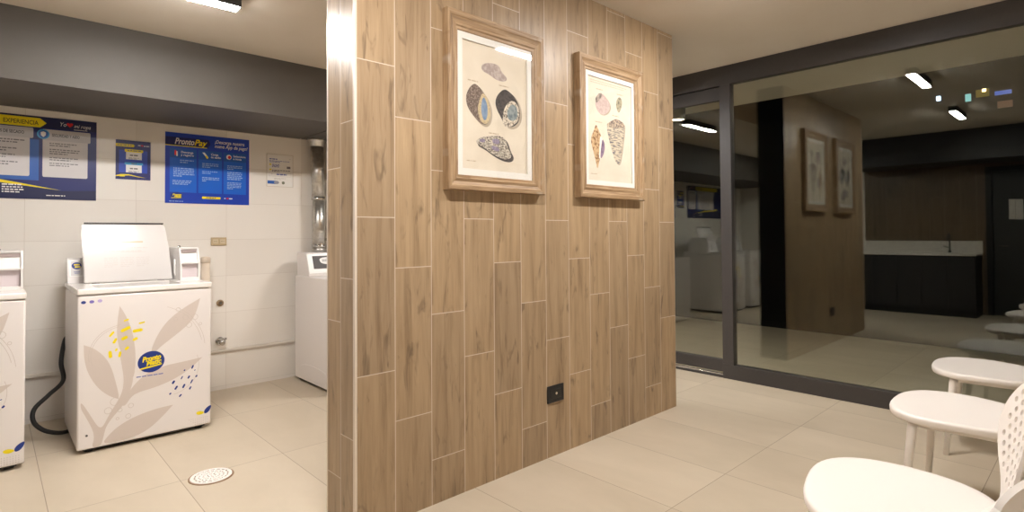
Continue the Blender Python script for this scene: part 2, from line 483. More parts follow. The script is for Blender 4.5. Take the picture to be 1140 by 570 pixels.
# ================================================================= CEILING LAMPS
def make_lamp(label):
    t = thing('ceiling_lamp', label, 'lamp', (0, 0, 0), 0, 'linear ceiling lamps')
    bm = bmesh.new(); box(bm, -0.316, 0.316, -0.042, 0.042, -0.058, 0.0, 0.003)
    obj('housing', bm, M_lamp_dk, t)
    bm = bmesh.new(); box(bm, -0.310, 0.310, -0.033, 0.033, -0.064, -0.050, 0.003)
    obj('diffuser', bm, M_lamp, t)
    return t
lamp0 = make_lamp('linear ceiling lamp lit above the washers, at the top edge left of the wood partition')
LAMPS = [(0.648, 3.14, ZL, None),
         (3.30, 3.20, ZL, 'linear ceiling lamp behind the wood partition, mirrored in the sliding door'),
         (3.05, 1.16, ZC, 'linear ceiling lamp before the glass wall, nearer of the two mirrored in the big pane'),
         (0.88, 1.20, ZC, 'linear ceiling lamp nearer the kitchenette, lower of the two mirrored in the big pane')]
for i, (x, y, z, lb) in enumerate(LAMPS):
    o = lamp0 if i == 0 else copy_tree(lamp0)
    o.location = (x, y, z)
    if lb: o['label'] = lb

# ================================================================= WASHING MACHINES
LEAVES = [
[(0.197,0.829),(0.226,0.775),(0.259,0.681),(0.274,0.583),(0.279,0.496),(0.269,0.384),(0.236,0.39),(0.228,0.461),(0.211,0.541),(0.19,0.604),(0.184,0.673),(0.187,0.75)],
[(0.625,0.84),(0.606,0.764),(0.583,0.707),(0.53,0.654),(0.464,0.603),(0.4,0.554),(0.375,0.525),(0.354,0.537),(0.378,0.607),(0.414,0.676),(0.464,0.736),(0.545,0.795)],
[(0.029,0.622),(0.076,0.597),(0.127,0.543),(0.159,0.475),(0.182,0.378),(0.201,0.28),(0.173,0.294),(0.141,0.316),(0.09,0.372),(0.046,0.464),(0.03,0.55)],
[(0.64,0.46),(0.571,0.398),(0.482,0.347),(0.382,0.316),(0.299,0.305),(0.259,0.287),(0.222,0.228),(0.206,0.26),(0.252,0.325),(0.285,0.367),(0.339,0.413),(0.424,0.44),(0.526,0.448)],
[(0.476,0.19),(0.411,0.122),(0.341,0.066),(0.26,0.038),(0.162,0.036),(0.12,0.044),(0.143,0.078),(0.194,0.125),(0.273,0.162),(0.383,0.186)],
[(0.196,0.564),(0.257,0.547),(0.266,0.474),(0.267,0.394),(0.258,0.34),(0.23,0.255),(0.174,0.192),(0.136,0.139),(0.125,0.087),(0.113,0.03),(0.068,0.03),(0.08,0.076),(0.077,0.115),(0.061,0.164),(0.032,0.231),(0.017,0.265),(0.017,0.306),(0.054,0.234),(0.089,0.158),(0.107,0.135),(0.123,0.142),(0.148,0.198),(0.186,0.264),(0.212,0.317),(0.221,0.386),(0.211,0.467)]]
YD = [(0.23,0.742,0.013,0.004,0.0094),(0.227,0.689,0.024,0.011,0.0184),(0.308,0.718,0.016,0.003,0.0094),(0.287,0.674,0.026,0.003,0.0184),(0.159,0.668,0.011,0.014,0.0115),(0.222,0.637,0.016,0.007,0.0184),(0.275,0.624,0.013,0.006,0.0157),(0.175,0.627,0.008,0.015,0.0131),(0.234,0.575,0.01,0.008,0.0147),(0.182,0.573,0.004,0.008,0.0105),(0.153,0.55,0.002,-0.021,0.0168),(0.199,0.544,-0.003,-0.017,0.0126)]
BD = [(0.583,0.407,0.005,0.011,0.0091),(0.538,0.393,0.004,0.004,0.0073),(0.596,0.384,0.004,0.002,0.0048),(0.562,0.346,0.005,0.009,0.0097),(0.605,0.345,0.005,0.006,0.0097),(0.523,0.349,0.005,0.009,0.0061),(0.477,0.329,0.006,0.01,0.0121),(0.578,0.316,0.006,0.012,0.0073),(0.492,0.292,0.007,0.011,0.0109),(0.534,0.295,0.006,0.012,0.0109),(0.57,0.276,0.005,0.009,0.0085),(0.46,0.261,0.005,0.005,0.0085),(0.515,0.239,0.007,0.007,0.0085)]
RINGS = [(0.501,0.778,.013),(0.487,0.72,.012),(0.542,0.726,.016),(0.594,0.723,.019),(0.562,0.676,.017),(0.627,0.676,.009),(0.177,0.272,.023),(0.145,0.225,.019),(0.202,0.217,.012),(0.243,0.173,.014),(0.256,0.232,.014),(0.19,0.17,.008)]

def capsule(bm, cx, cz, dx, dz, w, y, mi):
    a = math.atan2(dz, dx); r = w/2; l = max(math.hypot(dx, dz)-r, 0.0005)
    pts = []
    for s, a0 in ((1, -pi/2), (-1, pi/2)):
        for k in range(6):
            t = a+a0+pi*k/5
            pts.append((cx+s*l*cos(a)+r*cos(t), cz+s*l*sin(a)+r*sin(t)))
    poly(bm, pts, y, mi)

def ring(bm, cx, cz, r, w, y, mi, n=28, th=0.0004):
    for k in range(n):
        a, b = 2*pi*k/n, 2*pi*(k+1)/n
        poly(bm, [(cx+r*cos(a), cz+r*sin(a)), (cx+r*cos(b), cz+r*sin(b)), (cx+(r-w)*cos(b), cz+(r-w)*sin(b)), (cx+(r-w)*cos(a), cz+(r-w)*sin(a))], y, mi, th)

def logo(parent, cx, cz, rx, rz, y, tilt, name='logo_badge'):
    bm = bmesh.new(); ell(bm, cx, cz, rx, rz, y, 0, tilt, 40)
    # yellow sweep under the words
    u = lambda a, b: (cx+a*rx*cos(tilt)-b*rz*sin(tilt), cz+a*rx*sin(tilt)+b*rz*cos(tilt))
    poly(bm, [u(-0.88, -0.44), u(-0.5, -0.40), u(0.78, -0.36), u(0.72, -0.48), u(-0.1, -0.54), u(-0.85, -0.55)], y-0.0006, 1)
    b = obj(name, bm, [M_navy, M_yel], parent)
    x, z = u(-0.66, 0.12)
    lettering('lettering', 'Pronto', rz*0.64, x, y-0.0012, z, M_yel, parent, 0.045, 0.3, width=rx*1.42, rz=-tilt)
    x, z = u(-0.40, -0.30)
    lettering('lettering', 'Matic', rz*0.64, x, y-0.0012, z, M_yel, parent, 0.045, 0.3, width=rx*1.16, rz=-tilt)
    return b

WW, WD, WH = 0.691, 0.70, 0.94
def make_washer(label):
    t = thing('washing_machine', label, 'washing machine', (0, 0, 0), 0, 'top loading washing machines')
    bm = bmesh.new()                                     # cabinet
    box(bm, 0, WW, 0, WD, 0.025, 0.902, 0.010)
    obj('cabinet', bm, M_white, t)
    bm = bmesh.new(); box(bm, 0.03, WW-0.03, 0.03, WD-0.03, 0.012, 0.03)
    obj('base_plate', bm, M_black, t)
    for x in (0.06, WW-0.06):
        for y in (0.06, WD-0.06):
            bm = bmesh.new(); lathe(bm, [(0, 0), (0.022, 0), (0.022, 0.008), (0.012, 0.012), (0.012, 0.03), (0, 0.03)], x, y, 16)
            obj('foot', bm, M_black, t)
    bm = bmesh.new()
    ox0, ox1, oy0, oy1 = 0.095, 0.535, 0.05, 0.405
    box(bm, -0.003, WW+0.003, -0.006, oy0, 0.905, WH, 0.008, 0, 3)
    box(bm, -0.003, WW+0.003, oy1, WD, 0.905, WH, 0.008, 0, 3)
    box(bm, -0.003, ox0, oy0-0.012, oy1+0.012, 0.9055, WH-0.0004, 0.003)
    box(bm, ox1, WW+0.003, oy0-0.012, oy1+0.012, 0.9055, WH-0.0004, 0.003)
    obj('top_panel', bm, M_white_top, t)
    bm = bmesh.new(); box(bm, ox0, ox1, oy0, oy1, 0.9025, 0.9065)
    obj('tub_opening', bm, M_dgrey, t)
    # lid standing open
    lid = bmesh.new()
    N = 10; prev = None
    lx0, lx1, h = 0.068, 0.545, 0.405
    outl = [(lx0+0.004, 0.0), (lx1+0.012, 0.0), (lx1+0.006, h*0.55), (lx1-0.008, h-0.03), (lx1-0.016, h-0.008), (lx1-0.03, h), (lx0+0.012, h), (lx0, h-0.012)]
    fr = [lid.verts.new((x, 0.0, z)) for x, z in outl]; bk = [lid.verts.new((x, 0.022, z)) for x, z in outl]
    lid.faces.new(fr); lid.faces.new(bk[::-1])
    for i in range(len(outl)):
        j = (i+1) % len(outl); lid.faces.new((fr[j], fr[i], bk[i], bk[j]))
    bmesh.ops.bevel(lid, geom=lid.edges[:], offset=0.004, segments=2, affect='EDGES')
    lean = Matrix.Translation((0, 0.418, WH+0.006)) @ Matrix.Rotation(radians(-20.3), 4, 'X')
    lid.transform(lean)
    lo = obj('lid', lid, mat('lid_gloss_enamel', (226, 221, 217), 0.13, 0, 0.5), t)
    bm = bmesh.new()
    rect(bm, lx0+0.012, lx1-0.02, h-0.004, h+0.003, 0.004, 0, 0, 0.016)
    bm.transform(lean); obj('edge_gasket', bm, M_dgrey, lo)
    bm = bmesh.new()                                     # faint instruction print on the lid
    rect(bm, lx0+0.19, lx0+0.33, 0.268, 0.278, -0.0004, 1)
    text_lines(bm, lx0+0.11, lx0+0.36, 0.235, 2, 0.022, 0.007, -0.0004, 0, 3, 0.9)
    rect(bm, lx0+0.20, lx0+0.345, 0.200, 0.204, -0.0004, 0)
    for k in range(3): text_lines(bm, lx0+0.11+k*0.088, lx0+0.19+k*0.088, 0.165, 6, 0.012, 0.0045, -0.0004, 0, 11+k, 0.6)
    bm.transform(lean); obj('instruction_print', bm, [mat('print_faint', (214, 206, 200), 0.4), mat('print_faint_gold', (204, 186, 152), 0.4)], lo)
    bm = bmesh.new()
    bm.free()
    for x in (0.13, 0.49):
        bm = bmesh.new(); tube(bm, [(x-0.02, 0.432, WH+0.006), (x+0.02, 0.432, WH+0.006)], 0.008, 10)
        obj('hinge', bm, M_dgrey, lo)
    # rear console with slanted face
    bm = bmesh.new()
    pr = [(0.575, WH-0.002), (0.60, WH+0.038), (0.634, 1.09), (0.645, 1.099), (0.690, 1.099), (0.690, WH-0.002)]
    a = [bm.verts.new((0.003, y, z)) for y, z in pr]; b = [bm.verts.new((0.56, y, z)) for y, z in pr]
    bm.faces.new(a[::-1]); bm.faces.new(b)
    for i in range(len(pr)): j = (i+1) % len(pr); bm.faces.new((a[i], a[j], b[j], b[i]))
    bmesh.ops.bevel(bm, geom=bm.edges[:], offset=0.003, segments=2, affect='EDGES')
    con = obj('console', bm, M_white, t)
    bm = bmesh.new()                                     # face plate
    face = lambda u, v, off: (u, 0.600+(0.634-0.600)*v-off, WH+0.038+(1.09-WH-0.038)*v)
    def faceq(bm, u0, u1, v0, v1, off, mi=0):
        q = [bm.verts.new(face(u, v, o)) for o in (0.0, off) for u, v in ((u0, v0), (u1, v0), (u1, v1), (u0, v1))]
        f = bm.faces.new(q[4:]); f.material_index = mi
        for i in range(4):
            j = (i+1) % 4; f = bm.faces.new((q[i], q[j], q[4+j], q[4+i])); f.material_index = mi
    faceq(bm, 0.012, 0.55, 0.02, 0.96, 0.004)
    obj('face_plate', bm, mat('console_face_white', (246, 244, 240), 0.3), con)
    bm = bmesh.new()
    faceq(bm, 0.020, 0.080, 0.08, 0.90, 0.0052, 0)
    bm2 = None
    mlt = Matrix.Translation((0, 0.0, 0))
    def face_ell(bm, cu, cv, ru, rv, off, mi):
        vs = [bm.verts.new(face(cu+ru*cos(2*pi*k/28), cv+rv*sin(2*pi*k/28), off)) for k in range(28)]
        f = bm.faces.new(vs); f.material_index = mi
    face_ell(bm, 0.050, 0.64, 0.026, 0.20, 0.0058, 1)
    faceq(bm, 0.036, 0.066, 0.66, 0.74, 0.0062, 2); faceq(bm, 0.040, 0.070, 0.53, 0.61, 0.0062, 2)
    faceq(bm, 0.034, 0.068, 0.27, 0.30, 0.0058, 3); faceq(bm, 0.038, 0.064, 0.20, 0.23, 0.0058, 3)
    obj('sticker', bm, [M_card, M_navy, M_yel, M_ink_blue], con)['label'] = 'small sticker with a blue oval and yellow words'
    bm = bmesh.new(); box(bm, 0.085, 0.103, 0.64, 0.66, 1.095, 1.112, 0.002)
    obj('lid_stop', bm, M_black, con)
    # coin meter case at the right end
    bm = bmesh.new()
    mx0, mx1 = 0.570, 0.688
    my, md = 0.265, 0.585
    pr = [(my, WH-0.002), (my, WH+0.118), (my+0.040, 1.160), (md, 1.160), (md, WH-0.002)]
    # outer shell: two cheeks, top, back, divider, recessed faces
    for x0, x1 in ((mx0, mx0+0.010), (mx1-0.010, mx1)):
        a = [bm.verts.new((x0, y, z)) for y, z in pr]; b = [bm.verts.new((x1, y, z)) for y, z in pr]
        bm.faces.new(a[::-1]); bm.faces.new(b)
        for i in range(len(pr)): j = (i+1) % len(pr); bm.faces.new((a[i], a[j], b[j], b[i]))
    box(bm, mx0+0.008, mx1-0.008, my+0.038, md, 1.150, 1.160)
    box(bm, mx0+0.008, mx1-0.008, my+0.004, md, WH+0.112, WH+0.122)
    box(bm, mx0+0.008, mx1-0.008, my+0.002, my+0.04, WH-0.002, WH+0.018)
    case = obj('coin_meter', bm, M_white_pl, t)
    bm = bmesh.new()
    v = [bm.verts.new(p) for p in ((mx0+0.009, my+0.016, WH+0.120), (mx1-0.009, my+0.016, WH+0.120), (mx1-0.009, my+0.052, 1.152), (mx0+0.009, my+0.052, 1.152),
                                   (mx0+0.009, md-0.01, WH+0.120), (mx1-0.009, md-0.01, WH+0.120), (mx1-0.009, md-0.01, 1.152), (mx0+0.009, md-0.01, 1.152))]
    for q in ((0, 1, 2, 3), (5, 4, 7, 6), (1, 5, 6, 2), (4, 0, 3, 7), (3, 2, 6, 7), (4, 5, 1, 0)): bm.faces.new([v[i] for i in q])
    up = obj('coin_panel', bm, M_white_pl, case)
    bm = bmesh.new(); box(bm, mx0+0.014, mx1-0.014, my+0.036, my+0.06, WH+0.186, WH+0.206)
    obj('coin_slot', bm, mat('mauve_grey', (170, 156, 152), 0.5), case)
    bm = bmesh.new(); box(bm, mx0+0.009, mx1-0.009, my+0.030, md-0.012, WH, WH+0.114, 0.002)
    obj('vault_door', bm, M_lilac, case)['label'] = 'pale mauve recessed coin vault door'
    bm = bmesh.new(); lathe(bm, [(0, 0), (0.010, 0), (0.010, 0.012), (0.006, 0.016), (0, 0.016)], mx0+0.012, my+0.09, 16)
    bm.transform(Matrix.Translation((0.0, 0, 1.159))); 
    obj('lock', bm, M_chrome, case)
    bm = bmesh.new(); tube(bm, [(mx0-0.003, my+0.13, WH+0.03), (mx0-0.006, my+0.13, WH+0.05), (mx0-0.006, my+0.13, WH+0.14)], 0.006, 8)
    obj('lock_bar', bm, M_white_pl, case)
    # printed front
    y = 0.0002; bm = bmesh.new()
    for k, lf in enumerate(LEAVES): poly(bm, smooth_pts(lf, 2, k < 5), y-0.00006*k, 0, 0.00035)
    for cx, cz, r in RINGS: ring(bm, cx, cz, r, 0.0022, y-0.0006, 5)
    for cx, cz, r, a0, a1 in ((0.34, 0.52, 0.30, 10, 70), (0.34, 0.52, 0.315, 5, 60), (0.22, 0.55, 0.16, 100, 200), (0.22, 0.55, 0.17, 95, 190), (0.45, 0.42, 0.17, 280, 380)):
        for k in range(14):
            a = radians(a0+(a1-a0)*k/14); b = radians(a0+(a1-a0)*(k+1)/14)
            if max(cx+r*cos(a), cx+r*cos(b)) > 0.68: continue
            poly(bm, [(cx+r*cos(a), cz+r*sin(a)), (cx+r*cos(b), cz+r*sin(b)), (cx+(r-.002)*cos(b), cz+(r-.002)*sin(b)), (cx+(r-.002)*cos(a), cz+(r-.002)*sin(a))], y-0.0003, 5)
    for d in YD: capsule(bm, *d, y-0.0008, 6)
    for d in BD: capsule(bm, *d, y-0.0008, 1)
    for (cx, cz), mi in zip(((0.026, 0.864), (0.064, 0.865), (0.102, 0.867)), (1, 2, 3)): ell(bm, cx, cz, 0.0115, 0.009, y-0.0008, mi, 0, 18)
    poly(bm, smooth_pts([(0.602, 0.112), (0.622, 0.119), (0.646, 0.112), (0.652, 0.101), (0.630, 0.093), (0.610, 0.098)]), y-0.0008, 6)
    poly(bm, smooth_pts([(0.651, 0.096), (0.650, 0.116), (0.668, 0.136), (0.694, 0.146), (0.689, 0.122), (0.672, 0.098)][:]), y-0.0008, 1)
    for i in range(10):
        for j in range(4):
            if i < 3-j: continue
            ell(bm, 0.565+i*0.0115, 0.040+j*0.0115, 0.0022, 0.0022, y-0.0008, 4, 0, 8)
    obj('printed_layout', bm, [M_leaf, M_navy, M_purple, M_lilac_dot, M_grey_dot, M_ring, M_yel], t)['label'] = 'beige leaf pattern with yellow and navy dashes printed on the front'
    logo(t, 0.358, 0.476, 0.070, 0.064, y-0.0010, radians(6))
    bm = bmesh.new(); text_lines(bm, 0.282, 0.432, 0.397, 1, 0.01, 0.006, y-0.0008, 0, 5, 1.0)
    obj('slogan_print', bm, M_ink_blue, t)
    bm = bmesh.new(); tube(bm, [(0.045, 0.001, 0.105), (0.045, -0.003, 0.105)], 0.006, 12)
    obj('screw', bm, M_dgrey, t)
    return t

w = make_washer('white leaf printed washing machine with open lid, standing clear in the laundry')
w.location = (0.375, 4.006, 0)
w2 = copy_tree(w); w2.location = (0.153-WW, 4.006, 0)
w2['label'] = 'white leaf printed washing machine cut off by the left edge of the photo'

# ---- dryer at the right, half hidden by the partition
D = thing('dryer', 'white dryer with black control panel half hidden behind the wood partition', 'dryer', (1.945, 4.10, 0))
DW, DD, DH = 0.69, 0.735, 0.895
bm = bmesh.new(); box(bm, 0, DW, 0, DD, 0.022, DH, 0.012, 0, 3)
obj('cabinet', bm, M_white, D)
bm = bmesh.new(); box(bm, 0.03, DW-0.03, 0.03, DD-0.03, 0.004, 0.03)
obj('base_plate', bm, M_black, D)
bm = bmesh.new()                                         # pressed panel on the side
for k in range(16):
    pass
pts = smooth_pts([(0.09, 0.05), (0.62, 0.05), (0.62, 0.17), (0.09, 0.17)], 2)
a = [bm.verts.new((0.0005, yy, zz)) for yy, zz in pts]; b = [bm.verts.new((-0.002, yy*0.98+0.007, zz*0.94+0.006)) for yy, zz in pts]
bm.faces.new(b)
for i in range(len(pts)): j = (i+1) % len(pts); bm.faces.new((a[i], a[j], b[j], b[i]))
obj('side_panel', bm, M_white, D)
bm = bmesh.new()
pr = [(0.47, DH-0.002), (0.47, DH+0.018), (0.535, DH+0.185), (0.55, DH+0.195), (0.715, DH+0.195), (0.715, DH-0.002)]
a = [bm.verts.new((0.012, yy, zz)) for yy, zz in pr]; b = [bm.verts.new((DW-0.012, yy, zz)) for yy, zz in pr]
bm.faces.new(a[::-1]); bm.faces.new(b)
for i in range(len(pr)): j = (i+1) % len(pr); bm.faces.new((a[i], a[j], b[j], b[i]))
bmesh.ops.bevel(bm, geom=bm.edges[:], offset=0.004, segments=2, affect='EDGES')
con = obj('console', bm, M_white, D)
def dface(u, v, off):   # slanted console face
    return Vector((u, 0.47+0.065*v-off*0.93, DH+0.018+0.167*v+off*0.36))
def dq(bm, u0, u1, v0, v1, off, mi=0, taper=0.0, rad=0.0):
    pts = [(u0, v0), (u1, v0), (u1, v1), (u0, v1)]
    q = [bm.verts.new(dface(u, v, o)) for o in (0.0, off) for u, v in pts]
    f = bm.faces.new(q[4:]); f.material_index = mi
    for i in range(4): j = (i+1) % 4; f = bm.faces.new((q[i], q[j], q[4+j], q[4+i])); f.material_index = mi
bm = bmesh.new(); dq(bm, 0.016, DW-0.016, 0.02, 0.98, 0.006)
fp = obj('face_plate', bm, mat('console_face_white', (246, 244, 240), 0.3), con)
bm = bmesh.new(); dq(bm, 0.06, DW-0.06, 0.24, 0.88, 0.0075)
obj('control_panel', bm, M_dgrey, con)['label'] = 'dark grey control panel'
bm = bmesh.new()
pts = smooth_pts([(0.120, 0.56), (0.150, 0.47), (0.200, 0.44), (0.250, 0.47), (0.272, 0.56), (0.272, 0.80), (0.120, 0.80)], 2)
vs = [bm.verts.new(dface(u, v, 0.0085)) for u, v in pts]; bm.faces.new(vs)
cx = sum(p[0] for p in pts)/len(pts); cz = sum(p[1] for p in pts)/len(pts)
vs = [bm.verts.new(dface(cx+(u-cx)*0.88, cz+(v-cz)*0.86, 0.0092)) for u, v in pts]; f = bm.faces.new(vs); f.material_index = 1
for k in range(9):
    u0 = 0.142+k*0.0128
    vs = [bm.verts.new(dface(u, v, 0.0098)) for u, v in ((u0, 0.58), (u0+0.009, 0.58), (u0+0.010, 0.70), (u0+0.001, 0.70))]
    f = bm.faces.new(vs); f.material_index = 2
obj('maker_badge', bm, [M_wh_print, mat('badge_pale', (226, 224, 222), 0.4), mat('badge_ink', (170, 166, 164), 0.4)], con)
bm = bmesh.new(); dq(bm, 0.305, 0.42, 0.30, 0.90, 0.009, 0); dq(bm, 0.305, 0.42, 0.84, 0.90, 0.0098, 1); dq(bm, 0.325, 0.41, 0.50, 0.80, 0.0098, 2); dq(bm, 0.335, 0.40, 0.36, 0.42, 0.0098, 3)
obj('sticker', bm, [M_wh_print, mat('print_orange', (238, 184, 70), 0.4), mat('print_soft_blue', (90, 120, 206), 0.4), M_ink], con)['label'] = 'white, orange and blue instruction sticker'
bm = bmesh.new(); ring(bm, 0.345, 0.45, 0.21, 0.03, -0.002, 0, 36, 0.012)
obj('door_ring', bm, M_white, D)
bm = bmesh.new(); ell(bm, 0.345, 0.45, 0.182, 0.182, 0.002, 0, 0, 36, 0.01)
obj('door', bm, M_white_pl, D)
bm = bmesh.new(); box(bm, 0.53, 0.55, -0.03, 0.0, 0.40, 0.50, 0.004)
obj('door_handle', bm, M_dgrey, D)

# ---- exhaust duct above the dryer
T = thing('exhaust_duct', 'shiny galvanised exhaust duct rising behind the dryer to the bulkhead', 'duct', (2.16, 4.835, 0))
bm = bmesh.new(); tube(bm, [(0.0, 0, 1.094), (0, 0, 1.125)], [0.059, 0.055], 24); tube(bm, [(0.0, 0, 1.12), (-0.002, 0, 1.57)], 0.0545, 24)
obj('lower_pipe', bm, M_steel, T)
bm = bmesh.new(); tube(bm, [(-0.002, 0, 1.56), (-0.02, 0, 2.06)], 0.056, 24)
obj('upper_pipe', bm, M_steel, T)
for z, x in ((1.145, 0), (1.565, -0.002)):
    bm = bmesh.new(); lathe(bm, [(0.054, z-0.014), (0.061, z-0.012), (0.063, z), (0.061, z+0.012), (0.054, z+0.014)], x, 0, 24)
    obj('joint_ring', bm, M_chrome, T)
bm = bmesh.new(); lathe(bm, [(0.057, 2.03), (0.064, 2.035), (0.066, 2.075), (0.078, 2.08), (0.078, 2.097), (0, 2.097)], -0.02, 0, 24)
obj('ceiling_collar', bm, M_steel, T)
T2 = thing('wall_pipe', 'thin grey pipe on the white wall right of the duct', 'pipe', (2.275, 4.88, 0))
bm = bmesh.new(); tube(bm, [(0, 0, 0.95), (0, 0, 2.097)], 0.018, 14)
obj('pipe_run', bm, mat('grey_pipe', (170, 160, 148), 0.4, 0.6), T2)
for z in (1.2, 1.75):
    bm = bmesh.new(); box(bm, -0.026, 0.026, -0.022, 0.04, z-0.012, z+0.012, 0.003)
    obj('clamp', bm, M_chrome, T2)

# ---- wall fittings of the laundry
o = thing('power_outlet', 'beige double power outlet plate on the white tiles right of the washer', 'outlet', (1.36, YB, 1.194))
bm = bmesh.new(); box(bm, -0.058, 0.058, -0.010, 0, -0.033, 0.033, 0.003)
obj('cover_plate', bm, M_beige_pl, o)
for x in (-0.026, 0.026):
    bm = bmesh.new(); box(bm, x-0.019, x+0.019, -0.0125, -0.009, -0.017, 0.017, 0.001)
    s = obj('socket', bm, mat('beige_socket', (206, 190, 160), 0.45), o)
    bm = bmesh.new()
    for dx in (-0.009, 0, 0.009): tube(bm, [(x+dx, -0.0120, 0), (x+dx, -0.0130, 0)], 0.0024, 8)
    obj('socket_hole', bm, M_dgrey, s)

o = thing('angle_valve', 'small metal valve stub on the white wall under the beige outlet', 'valve', (1.372, YB, 0.697))
bm = bmesh.new(); tube(bm, [(0, 0, 0), (0, -0.006, 0)], 0.027, 24); obj('flange', bm, mat('old_brass', (168, 146, 114), 0.4, 0.5), o)
bm = bmesh.new(); tube(bm, [(0, -0.004, 0), (0, -0.020, 0)], 0.018, 18); obj('stub', bm, M_chrome, o)
bm = bmesh.new(); tube(bm, [(0, -0.019, 0), (0, -0.022, 0)], 0.008, 6); obj('plug', bm, M_dgrey, o)

o = thing('wall_tap', 'chrome wall tap just above the ledge right of the washer', 'tap', (1.372, YB, 0.39))
bm = bmesh.new(); tube(bm, [(0, 0, 0), (0, -0.008, 0)], 0.034, 24); obj('flange', bm, M_chrome, o)
bm = bmesh.new(); tube(bm, [(0, -0.006, 0), (0, -0.05, 0), (0, -0.075, -0.01)], [0.022, 0.028, 0.018], 18); obj('body', bm, M_chrome, o)
bm = bmesh.new(); tube(bm, [(-0.036, -0.045, 0.022), (0.036, -0.045, 0.022)], 0.009, 12); tube(bm, [(0, -0.045, 0.01), (0, -0.045, 0.026)], 0.012, 12)
obj('handle', bm, M_chrome, o)
o = thing('standpipe', 'cream capped standpipe behind the right rear corner of the washer', 'pipe', (1.235, 4.80, 0))
bm = bmesh.new(); lathe(bm, [(0, 0), (0.030, 0), (0.030, 1.03), (0, 1.03)], n=24); obj('pipe_run', bm, M_cream, o)
bm = bmesh.new(); lathe(bm, [(0.029, 1.028), (0.034, 1.03), (0.034, 1.068), (0.028, 1.078), (0, 1.08)], n=24); obj('cap', bm, M_cream, o)

def curve_pts(ctrl, n=10):
    P = [Vector(p) for p in ctrl]; out = []
    P = [P[0]*2-P[1]]+P+[P[-1]*2-P[-2]]
    for i in range(1, len(P)-2):
        for k in range(n):
            t = k/n; a, b, c, d = P[i-1:i+3]
            out.append(0.5*((2*b)+(c-a)*t+(2*a-5*b+4*c-d)*t*t+(3*b-a-3*c+d)*t**3))
    out.append(P[-2]); return out
bm = bmesh.new()
tube(bm, curve_pts([(0.42, 4.720, 0.585), (0.385, 4.722, 0.575), (0.368, 4.70, 0.53), (0.350, 4.62, 0.43), (0.357, 4.57, 0.325), (0.282, 4.50, 0.262), (0.215, 4.48, 0.195), (0.211, 4.46, 0.125), (0.262, 4.45, 0.062), (0.345, 4.47, 0.024), (0.41, 4.55, 0.017), (0.45, 4.715, 0.017)], 9), 0.0125, 12)
bm.transform(Matrix.Translation((-0.375, -4.006, 0))); obj('drain_hose', bm, M_rubber, w)['label'] = 'black drain hose looping on the floor'
# ---- floor drain
o = thing('floor_drain', 'round white slotted floor drain grate in the laundry floor', 'drain', (0.851, 3.187, 0))
bm = bmesh.new()
lathe(bm, [(0, 0.0008), (0.105, 0.0008), (0.105, 0.003), (0.097, 0.004), (0.097, 0.0015), (0, 0.0015)], n=48)
obj('rim', bm, mat('drain_rim', (150, 120, 88), 0.5), o)
bm = bmesh.new()
def annulus(bm, r0, r1, z0, z1, gaps, mi=0):
    n = 72
    for k in range(n):
        if gaps and (k % gaps) == 0: continue
        a, b = 2*pi*k/n, 2*pi*(k+1)/n
        v = [bm.verts.new((r*cos(t), r*sin(t), z)) for z in (z0, z1) for r, t in ((r0, a), (r1, a), (r1, b), (r0, b))]
        for q in ((4, 5, 6, 7), (0, 1, 5, 4), (1, 2, 6, 5), (2, 3, 7, 6), (3, 0, 4, 7)): bm.faces.new([v[i] for i in q])
for i, (r0, r1) in enumerate(((0.080, 0.096), (0.060, 0.072), (0.041, 0.053), (0.022, 0.034), (0.004, 0.015))): annulus(bm, r0, r1, 0.0016, 0.006, 0)
for k in range(18):
    a = 2*pi*k/18
    for r0, r1 in ((0.014, 0.023), (0.033, 0.042), (0.052, 0.061), (0.071, 0.081)):
        if r1 < 0.03 and k % 3: continue
        w_ = 0.0035; ca, sa = cos(a), sin(a)
        v = [bm.verts.new((r*ca-s*w_*sa, r*sa+s*w_*ca, z)) for z in (0.0016, 0.0058) for r, s in ((r0, -1), (r1, -1), (r1, 1), (r0, 1))]
        for q in ((4, 5, 6, 7), (0, 1, 5, 4), (1, 2, 6, 5), (2, 3, 7, 6), (3, 0, 4, 7)): bm.faces.new([v[i] for i in q])
obj('grate', bm, mat('white_grate', (240, 234, 228), 0.4), o)

# ================================================================= POSTERS
def poster(name, label, x0, x1, z0, z1, base, cat='poster', th=0.003):
    t = thing(name, label, cat, (x0, YB-0.0005, z0))
    bm = bmesh.new(); box(bm, 0, x1-x0, -th, 0, 0, z1-z0)
    obj('panel', bm, base, t)
    return t, x1-x0, z1-z0, -th-0.0001

def heart(bm, cx, cz, s, y, mi):
    pts = [(16*sin(t)**3, 13*cos(t)-5*cos(2*t)-2*cos(3*t)-cos(4*t)) for t in (2*pi*k/30 for k in range(30))]
    poly(bm, [(cx+s*a/32, cz+s*b/32) for a, b in pts], y, mi)

